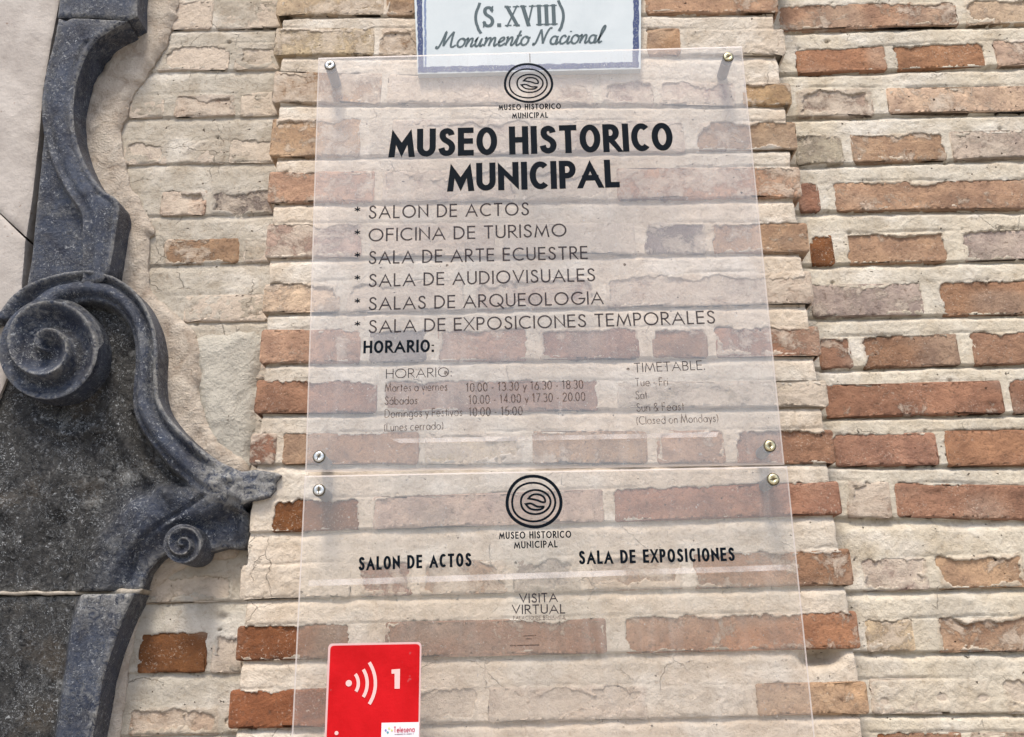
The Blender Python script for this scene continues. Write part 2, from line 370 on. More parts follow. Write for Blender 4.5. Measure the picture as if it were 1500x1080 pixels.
def brick_mesh(b, parent, y, idx, depth=0.05):
    r = random.Random(idx * 31 + 5)
    w, h = b['w'] + 0.001, b['h'] + 0.0005
    nu = max(6, int(2 * w / 0.0032)); nv = max(6, int(2 * h / 0.0032))
    u = np.linspace(-1, 1, nu); v = np.linspace(-1, 1, nv); U, V = np.meshgrid(u, v)
    x = U * w; z = V * h
    # uneven outline
    ex = smooth(0.0, 1, np.abs(U)) ; ez = smooth(0.0, 1, np.abs(V))
    x += np.sign(U) * ex * 0.0055 * fbm(z * 60 + idx, U * 0.5 + idx, 3, 3)
    z += np.sign(V) * ez * 0.0040 * fbm(x * 35 + idx * 3.1, V * 0.5, 9, 4)
    rc = 0.006
    cx = np.maximum(np.abs(x) - (w - rc), 0); cz = np.maximum(np.abs(z) - (h - rc), 0); d = np.hypot(cx, cz)
    k = np.where(d > rc * 0.9, rc * 0.9 / np.maximum(d, 1e-6), 1)
    x = np.where(d > rc * 0.9, np.sign(x) * (w - rc + cx * k), x); z = np.where(d > rc * 0.9, np.sign(z) * (h - rc + cz * k), z)
    e = np.minimum((w - np.abs(x)), (h - np.abs(z)))
    Yr = 0.0020 * (1 - smooth(-0.001, 0.0035, e))
    Y = y + Yr + 0.030 * z - 0.0016 * fbm(x * 24 + idx, z * 40, 1, 5) - 0.0011 * fbm(x * 130, z * 160 + idx, 4, 3)
    Y += r.uniform(-0.0012, 0.0018) + r.uniform(-0.012, 0.012) * x / max(w, .02) * 0.1 + r.uniform(-0.02, 0.03) * z
    # a broken dent or two
    for _ in range(r.choice((0, 1, 1, 2))):
        dx, dz, rr = r.uniform(-w, w), r.choice((-1, 1)) * h * r.uniform(0.4, 1), r.uniform(0.006, 0.016)
        q = ((x - dx) / (rr * 1.7)) ** 2 + ((z - dz) / rr) ** 2
        Y += 0.003 * np.exp(-q * 1.5) * (1 + 0.5 * fbm(x * 200, z * 200, idx, 2))
    ca, sa = math.cos(b['a']), math.sin(b['a'])
    X = b['c'][0] + x * ca - z * sa; Z = b['c'][1] + x * sa + z * ca
    vv = np.stack([X, Y, Z], -1).reshape(-1, 3)
    f = quads(nu, nv)
    i = np.arange(nu * nv).reshape(nv, nu)
    loop = np.concatenate([i[0, :], i[1:, -1], i[-1, -2::-1], i[-2:0:-1, 0]])
    n0 = len(vv); bk = vv[loop].copy(); bk[:, 1] = y + depth
    nx = np.roll(np.arange(len(loop)), -1)
    sk = np.stack([loop, n0 + np.arange(len(loop)), n0 + nx, loop[nx]], -1)
    vv = np.concatenate([vv, bk]); f = np.concatenate([f, sk])
    col = np.array(COL[b['k']]) * r.uniform(0.88, 1.12) * np.array([1, r.uniform(0.94, 1.06), r.uniform(0.92, 1.08)])
    cc = np.empty((len(vv), 4)); cc[:, :3] = col
    lo = fbm(vv[:, 0] * 14 + idx, vv[:, 2] * 22, 77, 3) * 1.3
    cc[:, :3] *= (1 + 0.16 * lo)[:, None]
    tint = 1.1 * smooth(0.0, 0.5, fbm(vv[:, 0] * 9 + 4, vv[:, 2] * 15 + idx, 31, 2))[:, None]
    cc[:, :3] = cc[:, :3] * (1 - 0.3 * tint) + np.array(COL['G']) * 0.3 * tint
    cc[:, 3] = np.clip(b['cov'] + 0.25 * fbm(vv[:, 0] * 18, vv[:, 2] * 26 + idx, 12, 3), 0, 1)
    return mesh_obj('brick', vv, f, BRICK, parent, cc)

def mortar_sheet(wall, x0, x1, z0, z1, res, parent, left=None, right=None, seed=0, warm=None, holes=()):
    nu = int((x1 - x0) / res) + 1; nv = int((z1 - z0) / res) + 1
    X, Z = np.meshgrid(np.linspace(x0, x1, nu), np.linspace(z0, z1, nv))
    n_lo = fbm(X * 9, Z * 14, seed, 4); n_mid = fbm(X * 34, Z * 62, seed + 3, 5); n_hi = fbm(X * 150, Z * 150, seed + 5, 3)
    # joint profile: hollow under the brick above, flush with the brick below
    lines = []
    for xl, tl, bl, xr, tr, br in wall.rows:
        a = PA(xl, tl, wall.y); b = PA(xl, bl, wall.y); c = PA(xr, tr, wall.y); d = PA(xr, br, wall.y)
        kt = (c[1] - a[1]) / (c[0] - a[0]); kb = (d[1] - b[1]) / (d[0] - b[0])
        lines.append((a[1] + kt * (X - a[0]), b[1] + kb * (X - b[0])))
    H = np.full_like(X, -0.0010)
    for i in range(len(lines) - 1):
        zb = lines[i][1]; zt = lines[i + 1][0]
        t = (zb - Z) / np.maximum(zb - zt, 0.004)
        t = t + 0.10 * n_mid
        hh = -wall.jd * 0.0095 * (1 - smooth(-0.05, 0.36, t)) - 0.0008 + 0.0004 * smooth(0.5, 0.9, t) - wall.jd * 0.0030 * np.exp(-((t - 1.0) / 0.07) ** 2) * smooth(-.3, .3, n_lo)
        H = np.where((Z <= zb + 0.001) & (Z >= zt - 0.001), hh, H)
    cover = np.ones_like(X); tintc = np.zeros(X.shape + (3,)); tw = np.zeros_like(X)
    inside = np.zeros_like(X)
    for k, b in enumerate(wall.bricks):
        ca, sa = math.cos(b['a']), math.sin(b['a'])
        dx = X - b['c'][0]; dz = Z - b['c'][1]
        lx = np.abs(dx * ca + dz * sa) - b['w']; lz = np.abs(-dx * sa + dz * ca) - b['h']
        rr = 0.007
        qx = np.maximum(lx + rr, 0); qz = np.maximum(lz + rr, 0)
        s = np.hypot(qx, qz) + np.minimum(np.maximum(lx + rr, lz + rr), 0) - rr     # negative inside
        m = s < 0.004
        if not m.any(): continue
        sn = s[m] + 0.0050 * n_mid[m] + 0.0034 * n_hi[m] + 0.0016
        ins = 1 - smooth(-0.0022, 0.0004, sn)
        cv = b['cov']
        reach = cv * 0.015 * (0.75 + 1.6 * fbm(X[m] * 26 + k, Z[m] * 34, seed + 40, 5))
        bare = smooth(reach - 0.0008, reach + 0.0012, -sn) if cv < 0.93 else np.zeros(reach.shape)
        lvl = 0.0004 + 0.0008 * n_mid[m] + 0.0006 * n_hi[m]
        full = ins * (1 - bare)
        H[m] = H[m] * (1 - ins) + ins * (bare * -0.016 + (1 - bare) * lvl)
        tintc[m] += np.array(COL[b['k']]) * ins[:, None] * 1.0; tw[m] = np.maximum(tw[m], full * 0.55)
        inside[m] = np.maximum(inside[m], ins)
    H = H + 0.0016 * n_lo + 0.0007 * n_mid + 0.0008 * n_hi
    for hx, hz, hr, hd in holes:
        p = PA(hx, hz, wall.y)
        H -= hd * np.exp(-(((X - p[0]) / (hr * 1.4)) ** 2 + ((Z - p[1]) / hr) ** 2) * 1.3)
    def edge(pts, sgn):
        e = [PA(a, b, wall.y) for a, b in pts]; e = sorted((float(q[1]), float(q[0])) for q in e)
        ex = np.interp(Z[:, 0], [q[0] for q in e], [q[1] for q in e])[:, None] + 0.0035 * fbm(Z * 22, Z * 0 + 3, seed + 9, 4)
        j = (1 - inside) * 0.0035
        return smooth(-0.009, 0.006, sgn * (X - ex) + 0.0022 * n_mid + j)
    back = np.zeros_like(X)
    if left: back = np.maximum(back, edge(left, -1))
    if right: back = np.maximum(back, edge(right, 1))
    Y = wall.y - H + back * 0.085
    base = np.array(warm if warm else (0.60, 0.52, 0.42)); grey = np.array((0.50, 0.465, 0.40)); white = np.array((0.68, 0.635, 0.56))
    g1 = smooth(-0.15, 0.45, fbm(X * 6 + 3, Z * 8, seed + 60, 4))[..., None]; g2 = smooth(0.05, 0.5, fbm(X * 12, Z * 20 + 9, seed + 70, 4))[..., None]
    col = base * (1 - 0.55 * g1) + grey * 0.55 * g1
    col = col * (1 - 0.6 * g2) + white * 0.6 * g2
    tw = tw[..., None]; col = col * (1 - tw) + (0.55 * tintc + 0.45 * col) * tw
    cc = np.concatenate([col, np.ones(X.shape + (1,))], -1).reshape(-1, 4)
    v = np.stack([X, Y, Z], -1).reshape(-1, 3)
    o = mesh_obj('mortar', v, quads(nu, nv), MORTAR, parent, cc)
    o['kind'] = 'stuff'
    return o

rg = random.Random(3)
def generic(x0, x1, pal='TORPG', lo=0.2, hi=0.6):
    out = []; x = x0
    while x < x1:
        l = rg.uniform(130, 260); out.append((x, min(x + l, x1 + 40), rg.choice(pal), rg.uniform(lo, hi))); x += l + rg.uniform(12, 20)
    return out

PIL = Wall(0.0, 0.75)
pr = PIL.row
pr(430, -122, -86, 1140, -130, -92, generic(410, 1100))
pr(430, -60, -22, 1140, -68, -30, generic(408, 1115))
pr(430, -14, 23, 1140, -22, 19, [(405, 562, 'T', .5), (566, 608, 'O', .3), (620, 930, 'T', .6), (945, 1139, 'O', .25)])
pr(430, 40, 81, 1140, 42, 80, [(402, 548, 'T', .48), (556, 610, 'O', .65), (640, 930, 'T', .8), (948, 996, 'O', .08), (1006, 1150, 'W', .97)])
pr(430, 104, 151, 1140, 121, 154, [(400, 558, 'O', .58), (568, 760, 'P', .95), (772, 870, 'P', .75), (878, 958, 'P', .5), (966, 1078, 'P', .7), (1088, 1159, 'O', .4)])
pr(430, 172, 230, 1140, 178, 219, [(397, 528, 'O', .5), (540, 562, 'W', .95), (574, 780, 'P', .85), (792, 1003, 'P', .8), (1020, 1167, 'O', .38)])
pr(430, 251, 297, 1140, 244, 290, [(393, 548, 'O', .38), (560, 755, 'P', .85), (768, 890, 'G', .88), (904, 1173, 'O', .5)])
pr(430, 327, 378, 1140, 326, 370, [(390, 530, 'T', .5), (544, 725, 'P', .94), (738, 930, 'G', .9), (944, 1034, 'S', .5), (1044, 1184, 'O', .3)])
pr(430, 414, 458, 1140, 397, 446, [(385, 498, 'T', .5), (508, 680, 'G', .85), (694, 868, 'P', .68), (886, 1190, 'T', .62)])
pr(430, 482, 532, 1140, 478, 522, [(382, 528, 'O', .32), (541, 625, 'S', .35), (640, 772, 'O', .3), (790, 936, 'R', .35), (956, 1036, 'R', .35), (1048, 1201, 'R', .4)])
pr(430, 556, 606, 1140, 558, 596, [(374, 552, 'R', .22), (564, 876, 'R', .12), (904, 1212, 'G', .68)])
pr(430, 634, 680, 1140, 629, 679, [(366, 404, 'R', .62), (414, 613, 'R', .12), (622, 768, 'T', .7), (780, 948, 'O', .35), (962, 1062, 'O', .3), (1078, 1223, 'R', .15)])
pr(430, 732, 779, 1140, 707, 757, [(398, 527, 'D', .15), (546, 884, 'T', .22), (899, 1231, 'R', .14)])
pr(430, 826, 877, 1140, 806, 860, [(352, 514, 'W', .97), (526, 604, 'R', .42), (614, 742, 'O', .5), (752, 850, 'G', .65), (860, 1000, 'O', .55), (1016, 1248, 'R', .32)])
pr(430, 915, 967, 1140, 897, 953, [(346, 512, 'D', .15), (564, 888, 'R', .28), (916, 1258, 'B', .26)])
pr(430, 1009, 1066, 1140, 1000, 1049, [(336, 486, 'D', .16), (505, 700, 'G', .85), (715, 950, 'P', .85), (965, 1095, 'W', .95), (1108, 1271, 'O', .15)])
pr(430, 1102, 1152, 1140, 1088, 1136, generic(330, 1240, 'RDOT', .1, .4))
pr(430, 1194, 1244, 1140, 1180, 1230, generic(325, 1250, 'RDOT', .1, .4))
PL = [(415, -160), (405, 20), (402, 100), (397, 200), (391, 300), (384, 400), (380, 500), (372, 600), (364, 680), (362, 720), (352, 770), (350, 860), (345, 930), (336, 1030), (325, 1280)]
PR = [(1128, -160), (1141, 0), (1151, 100), (1166, 190), (1173, 290), (1187, 400), (1202, 520), (1214, 600), (1226, 690), (1234, 770), (1249, 850), (1260, 930), (1272, 1020), (1292, 1280)]
core = mesh_obj('wall', [(-1.6, 0.11, 0), (2.2, 0.11, 0), (2.2, 0.11, 2.9), (-1.6, 0.11, 2.9)], [(0, 1, 2, 3)], make_plain('wall_core_mortar', (0.36, 0.31, 0.25), (0.46, 0.41, 0.33), 10, 0.95, 0.003), smooth_=False)
core['kind'] = 'structure'
pillar = thing('brick_pillar', 'projecting whitewashed brick pillar that carries the clear signs', 'pillar', (0, 0.03, 0))
def span(yp, a, b, c, d):
    return float(PA(a, 540, yp)[0]), float(PA(b, 540, yp)[0]), float(PA(700, c, yp)[1]), float(PA(700, d, yp)[1])
x0, x1, z0, z1 = span(0, 310, 1330, 1235, -110)
mortar_sheet(PIL, x0, x1, z0, z1, 0.0018, pillar, PL, PR, 11, (0.62, 0.53, 0.425),
             holes=[(418, 22, .006, .02), (400, 143, .005, .015), (1215, 962, .012, .03), (1190, 965, .012, .028), (385, 702, .006, .01)])
for i, b in enumerate(PIL.bricks): brick_mesh(b, pillar, 0.0, i, 0.085)

RW = Wall(0.052)
rr_ = RW.row
rr_(1200, -108, -70, 1490, -112, -76, generic(1130, 1700))
rr_(1200, -50, -12, 1490, -56, -20, generic(1130, 1700))
rr_(1200, 6, 43, 1490, -2, 35, [(1140, 1402, 'O', .36), (1412, 1620, 'T', .42)] + generic(1640, 1700))
rr_(1200, 71, 106, 1490, 58, 96, [(1166, 1298, 'B', .02), (1312, 1441, 'B', .08), (1458, 1650, 'P', .4)] + generic(1670, 1700))
rr_(1200, 128, 171, 1490, 126, 164, [(1166, 1278, 'P', .6), (1300, 1640, 'T', .35)] + generic(1660, 1700))
rr_(1200, 196, 241, 1490, 189, 231, [(1164, 1234, 'G', .4), (1248, 1384, 'O', .42), (1394, 1600, 'G', .5)] + generic(1620, 1700))
rr_(1200, 266, 309, 1490, 262, 307, [(1170, 1201, 'R', .25), (1222, 1510, 'O', .34), (1525, 1700, 'O', .3)] + generic(1715, 1700))
rr_(1200, 344, 388, 1490, 335, 380, [(1187, 1221, 'D', .22), (1242, 1386, 'O', .25), (1410, 1600, 'G', .35)] + generic(1620, 1700))
rr_(1200, 416, 464, 1490, 410, 461, [(1188, 1352, 'G', .35), (1378, 1640, 'R', .18)] + generic(1660, 1700))
rr_(1200, 494, 540, 1490, 485, 534, [(1200, 1248, 'R', .3), (1263, 1404, 'R', .22), (1425, 1600, 'R', .25)] + generic(1620, 1700))
rr_(1200, 564, 612, 1490, 556, 606, [(1208, 1468, 'R', .25), (1481, 1680, 'R', .2)] + generic(1700, 1700))
rr_(1200, 637, 683, 1490, 629, 682, [(1222, 1373, 'R', .12), (1386, 1640, 'B', .06)] + generic(1660, 1700))
rr_(1200, 702, 758, 1490, 711, 762, [(1240, 1304, 'P', .75), (1313, 1640, 'R', .06)] + generic(1660, 1700))
rr_(1200, 822, 868, 1490, 810, 861, [(1262, 1360, 'P', .72), (1373, 1502, 'O', .32), (1530, 1700, 'O', .4)] + generic(1720, 1700))
rr_(1200, 910, 955, 1490, 902, 955, [(1268, 1338, 'T', .6), (1374, 1620, 'O', .38)] + generic(1640, 1700))
rr_(1200, 996, 1047, 1490, 992, 1046, [(1275, 1452, 'W', .96), (1472, 1640, 'T', .85)] + generic(1660, 1700))
rr_(1200, 1074, 1122, 1490, 1072, 1120, [(1284, 1412, 'D', .08), (1424, 1640, 'T', .5)] + generic(1660, 1700))
rr_(1200, 1160, 1210, 1490, 1156, 1206, generic(1290, 1700))
def chips(wall, n, seed):
    """small losses of mortar, most of them along brick edges"""
    r = random.Random(seed); out = []
    for _ in range(n):
        xl, tl, bl, xr, tr, br = r.choice(wall.rows); t = r.random() * 1.2 - .1; x = (180 if wall is LW else 1150) + r.random() * (230 if wall is LW else 360)
        if wall is PIL: x = r.choice((r.uniform(350, 450), r.uniform(1100, 1260)))
        top = r.random() < .5; f = (x - xl) / (xr - xl)
        out.append((x, (tl + (tr - tl) * f - 2) if top else (bl + (br - bl) * f + 3), r.uniform(.0012, .0026), r.uniform(.004, .010)))
    return out
LW = None
rwall = thing('brick_wall', 'recessed brick wall to the right of the pillar, pale mortar joints', 'wall', (0.5, 0.06, 0))
x0, x1, z0, z1 = span(0.052, 1095, 1720, 1210, -100)
mortar_sheet(RW, x0, x1, z0, z1, 0.0021, rwall, None, None, 131, (0.60, 0.535, 0.425),
             holes=[(1462, 722, .007, .02), (1490, 722, .007, .02), (1212, 60, .003, .01), (1295, 1027, .003, .01), (1380, 1022, .004, .01), (1440, 1023, .004, .01)] + chips(RW, 34, 4))
for i, b in enumerate(RW.bricks): brick_mesh(b, rwall, 0.052, 300 + i)

LW = Wall(0.052, 0.42)
ll = LW.row
ll(250, -120, -82, 390, -122, -84, generic(60, 380, 'TGP'))
ll(250, -50, -14, 390, -52, -16, generic(60, 380, 'TGP'))
ll(250, 0, 44, 390, -2, 42, [(252, 312, 'P', .85), (318, 412, 'G', .95)])
ll(250, 66, 104, 390, 62, 102, [(232, 335, 'W', .9), (344, 412, 'G', .9)])
ll(250, 138, 172, 390, 134, 170, [(190, 240, 'G', .95), (256, 345, 'P', .66), (352, 412, 'G', .88)])
ll(250, 204, 240, 390, 202, 238, [(180, 246, 'G', .85), (262, 330, 'W', .95), (336, 412, 'G', .82)])
ll(250, 279, 316, 390, 276, 314, [(236, 302, 'P', .6), (308, 410, 'S', .62)])
ll(250, 350, 388, 390, 346, 384, [(240, 350, 'O', .42), (356, 410, 'W', .95)])
ll(250, 434, 472, 390, 430, 470, [(270, 410, 'W', .97)])
ll(250, 500, 560, 390, 496, 556, [(290, 410, 'W', .98)])
ll(250, 600, 650, 390, 600, 650, [(300, 400, 'W', .98)])
ll(250, 836, 884, 390, 830, 882, [(170, 345, 'G', .8)])
ll(250, 926, 986, 390, 924, 986, [(203, 303, 'D', .0), (310, 356, 'S', .85)])
ll(250, 1034, 1078, 390, 1032, 1076, [(190, 322, 'T', .5), (330, 360, 'W', .9)])
ll(250, 1120, 1170, 390, 1116, 1168, generic(150, 380, 'TGO'))
lwall = thing('brick_wall', 'grey limewashed brick wall between the carved dark stone and the pillar', 'wall', (-0.4, 0.06, 0))
x0, x1, z0, z1 = span(0.052, 40, 440, 1200, -100)
mortar_sheet(LW, x0, x1, z0, z1, 0.0021, lwall, None, None, 231, (0.45, 0.405, 0.335), holes=[(326, 905, .006, .006)] + chips(LW, 9, 5))
for i, b in enumerate(LW.bricks): brick_mesh(b, lwall, 0.052, 600 + i)

# ------------------------------------------------------------------ relief pieces with an outline of their own
def crom(pts, n=6, closed=True):
    pts = [np.array(p, float) for p in pts]; out = []; L = len(pts)
    rng = range(L) if closed else range(L - 1)
    for i in rng:
        p0, p1, p2, p3 = (pts[(i - 1) % L], pts[i], pts[(i + 1) % L], pts[(i + 2) % L]) if closed else \
            (pts[max(i - 1, 0)], pts[i], pts[i + 1], pts[min(i + 2, L - 1)])
        for k in range(n):
            t = k / n
            out.append(0.5 * ((2 * p1) + (-p0 + p2) * t + (2 * p0 - 5 * p1 + 4 * p2 - p3) * t * t + (-p0 + 3 * p1 - 3 * p2 + p3) * t ** 3))
    if not closed: out.append(pts[-1])
    return np.array(out)
def seg_dist(px, py, poly, closed=True):
    """distance to a polyline, the nearest point on it and the arc fraction"""
    a = poly; b = np.roll(poly, -1, 0)
    if not closed: a = a[:-1]; b = b[:-1]
    best = np.full(px.shape, 1e9); bx = np.zeros_like(px); by = np.zeros_like(px); side = np.zeros_like(px); fr = np.zeros_like(px)
    for i in range(len(a)):
        d = b[i] - a[i]; L2 = max(d @ d, 1e-9)
        t = np.clip(((px - a[i][0]) * d[0] + (py - a[i][1]) * d[1]) / L2, 0, 1)
        qx = a[i][0] + t * d[0]; qy = a[i][1] + t * d[1]; dd = np.hypot(px - qx, py - qy)
        m = dd < best
        best = np.where(m, dd, best); bx = np.where(m, qx, bx); by = np.where(m, qy, by)
        cr = d[0] * (py - a[i][1]) - d[1] * (px - a[i][0])
        side = np.where(m, np.sign(cr), side); fr = np.where(m, (i + t) / len(a), fr)
    return best, bx, by, side, fr
def inpoly(px, py, poly):
    c = np.zeros(px.shape, bool); n = len(poly); j = n - 1
    for i in range(n):
        xi, yi = poly[i]; xj, yj = poly[j]
        m = ((yi > py) != (yj > py)) & (px < (xj - xi) * (py - yi) / (yj - yi + 1e-12) + xi)
        c ^= m; j = i
    return c
def relief(name, outline, y, yback, mat, parent, hfun=None, cfun=None, res=2.6, bev=4.0, bevh=0.004, rough=0.0008, seed=0, smooth_outline=0, ragged=0.0):
    """slab with a carved face: outline in picture pixels at its own distance y, side walls back to yback"""
    poly = crom(outline, smooth_outline) if smooth_outline else np.array(outline, float)
    if ragged:
        pp = []
        for i in range(len(poly)):
            a, b = poly[i], poly[(i + 1) % len(poly)]; L = np.hypot(*(b - a)); n = max(1, int(L / 3))
            for k in range(n): pp.append(a + (b - a) * k / n)
        poly = np.array(pp); dx = fbm(poly[:, 0] * .06, poly[:, 1] * .06, seed, 4); dy = fbm(poly[:, 0] * .06 + 9, poly[:, 1] * .06, seed + 1, 4)
        poly = poly + np.stack([dx, dy], -1) * ragged
    u0, v0 = poly.min(0) - res; u1, v1 = poly.max(0) + res
    nu = int((u1 - u0) / res) + 2; nv = int((v1 - v0) / res) + 2
    U, V = np.meshgrid(np.linspace(u0, u1, nu), np.linspace(v1, v0, nv))
    ins = inpoly(U, V, poly)
    d, bx, by, _, _ = seg_dist(U, V, poly)
    U2 = np.where(ins, U, bx); V2 = np.where(ins, V, by); d = np.where(ins, d, 0)
    f = quads(nu, nv); keep = ins.ravel()[f].sum(1) >= 1; f = f[keep]
    used = np.unique(f); remap = -np.ones(nu * nv, int); remap[used] = np.arange(len(used))
    f = remap[f]; u = U2.ravel()[used]; v = V2.ravel()[used]; d = d.ravel()[used]
    X, Z = PA(u, v, y)
    h = np.zeros_like(u) if hfun is None else hfun(u, v)
    h = h - bevh * (1 - np.clip(d / bev, 0, 1)) ** 2 + rough * fbm(X * 40, Z * 40, seed + 5, 4)
    vv = np.stack([X, y - h, Z], -1)
    e = np.concatenate([f[:, [0, 1]], f[:, [1, 2]], f[:, [2, 3]], f[:, [3, 0]]])
    key = np.sort(e, 1); _, idx, cnt = np.unique(key, axis=0, return_index=True, return_counts=True)
    be = e[idx[cnt == 1]]; be = be[be[:, 0] != be[:, 1]]
    bu = np.unique(be); rm = -np.ones(len(vv), int); rm[bu] = np.arange(len(bu))
    n0 = len(vv); top = vv[bu].copy(); bot = top.copy(); bot[:, 1] = yback
    sk = np.stack([be[:, 1], be[:, 0], be[:, 0], be[:, 1]], -1).copy()
    sk[:, 0] = n0 + rm[be[:, 1]]; sk[:, 1] = n0 + rm[be[:, 0]]; sk[:, 2] = n0 + len(bu) + rm[be[:, 0]]; sk[:, 3] = n0 + len(bu) + rm[be[:, 1]]
    vv = np.concatenate([vv, top, bot]); f = np.concatenate([f, sk])
    col = None
    if cfun is not None:
        c = cfun(u, v, d); c = np.concatenate([c, np.ones((len(c), 1))], 1)
        cs = c[bu].copy(); cs[:, 1] *= 0.25
        col = np.concatenate([c, cs, cs])
    return mesh_obj(name, vv, f, mat, parent, col)

# ---------------------------------------- plaster band that follows the carved stone
band = [(212, -60), (268, -60), (256, 0), (246, 55), (214, 100), (192, 135), (178, 175), (176, 215), (186, 262), (210, 302), (222, 335), (214, 372),
        (222, 425), (262, 462), (288, 500), (292, 560), (298, 610), (326, 650), (362, 680), (372, 720), (352, 760), (300, 780), (150, 640), (120, 420), (110, 180), (180, 40)]
plb = relief('plaster_band', band, 0.040, 0.075, PLASTER, lwall, None, None, 2.6, 12, 0.009, 0.0036, 40, 4, 7.0)
relief('plaster_patch', [(284, 496), (330, 488), (384, 492), (376, 560), (370, 640), (360, 700), (330, 672), (300, 632), (288, 560)], 0.0455, 0.075, GREYPL, lwall, None, None, 2.6, 14, 0.007, 0.003, 42, 3, 7.0)
patch = [(208, 885), (240, 850), (300, 820), (345, 815), (352, 770), (310, 770), (200, 810), (150, 880), (140, 980), (100, 1130), (160, 1130), (186, 985)]
relief('plaster_band', patch, 0.046, 0.075, PLASTER, lwall, None, None, 4, 8, 0.005, 0.0016, 44, 4, 3.0)

# ---------------------------------------- cream jamb left of the stone
jamb = thing('cream_stone_jamb', 'pinkish cream painted stone jamb at the far left behind the dark scroll', 'door jamb', (-0.8, 0.05, 0))
relief('jamb_block', [(-260, -120), (90, -120), (86, 0), (74, 60), (62, 130), (56, 200), (46, 290), (37, 346), (0, 312), (-260, 110)], 0.012, 0.09, CREAM, jamb, res=6, bev=5, bevh=0.003, rough=0.0008, seed=50)
relief('jamb_block', [(-260, 112), (0, 314), (36, 349), (30, 420), (40, 480), (-20, 620), (-260, 700)], 0.013, 0.09, CREAM, jamb, res=6, bev=5, bevh=0.003, rough=0.0008, seed=51)

# ---------------------------------------- carved stone surround
stone = thing('carved_stone_surround', 'weathered blue black carved stone door surround with a large and a small scroll', 'stone carving', (-0.6, 0.06, 0))
YB = 0.062
def cst(dk, wr=0.15, edgew=0.9):
    def fn(u, v, d):
        c = np.zeros((len(u), 3)); c[:, 0] = dk; c[:, 1] = np.clip(wr + edgew * np.exp(-d / 4.0), 0, 1) * (0.55 + 0.45 * fbm(u * .05, v * .05, 5, 3)); return c
    return fn
relief('stone_block', [(70, -130), (205, -130), (200, 0), (200, 22), (188, 28), (130, 24), (83, 24), (86, 0)], -0.010, YB, STONE, stone, None, cst(.15), seed=60)
innerB = crom([(84, 26), (78, 62), (66, 105), (60, 150), (63, 195), (78, 245), (98, 284), (117, 312), (120, 345), (119, 410)], 5, False)
outerB = crom([(187, 31), (141, 60), (120, 95), (109, 138), (108, 180), (115, 215), (130, 250), (150, 278), (173, 296), (170, 335), (160, 396)], 5, False)
def hB(u, v):
    d, _, _, s, fr = seg_dist(u, v, innerB, False)
    lower = (s > 0)                                  # left of the inner line
    sd_ = np.where(lower, -d, d)
    h = -0.020 * (1 - smooth(-3, 3, sd_)) + 0.0012 * fbm(u * .06, v * .06, 81, 5)
    do, *_ = seg_dist(u, v, outerB, False)
    h += 0.0030 * np.cos(np.clip(sd_ / 22, 0, 1) * math.pi * 2) * (sd_ > 0)
    h -= 0.004 * np.exp(-((do - 9) / 2.5) ** 2) * (v > 60)
    return h
def cB(u, v, d):
    di, *_ = seg_dist(u, v, innerB, False); c = cst(.12, .12)(u, v, d)
    c[:, 1] = np.clip(c[:, 1] + 0.35 * np.exp(-di / 4), 0, 1); return c
blkB = list(map(tuple, outerB)) + [(150, 412), (118, 420), (80, 428), (40, 450), (24, 440), (36, 372), (42, 310), (50, 235), (56, 180), (62, 120), (76, 60), (84, 27), (130, 27)]
relief('stone_block', blkB, -0.010, YB, STONE, stone, hB, cB, 2.4, 3.5, 0.004, 0.001, 61)

# main body: flat dark face, S shaped moulding running to the broken tip
outS = crom([(-10, 470), (18, 432), (55, 410), (95, 399), (135, 396), (172, 408), (202, 432), (222, 468), (230, 508), (230, 560), (236, 592), (256, 622), (290, 654), (322, 676), (352, 690)], 5, False)
inS = crom([(95, 447), (130, 440), (162, 448), (184, 472), (193, 505), (193, 545), (190, 585), (198, 618), (222, 655), (256, 692), (296, 722), (340, 742)], 5, False)
FOLDS = [([(160, 596), (172, 640), (205, 690), (248, 722)], 11, 0.012), ([(128, 640), (140, 690), (150, 740)], 22, -0.010), ([(186, 600), (190, 630), (216, 668), (262, 706)], 5, -0.007),
         ([(70, 690), (58, 720), (74, 740)], 12, 0.006), ([(-10, 740), (18, 770), (10, 800)], 14, 0.006), ([(40, 610), (90, 632), (140, 618)], 10, 0.007),
         ([(300, 722), (262, 748), (225, 770), (195, 800), (178, 850)], 3.5, -0.006), ([(322, 712), (352, 726)], 4, -0.006), ([(340, 748), (340, 798)], 3, -0.004)]
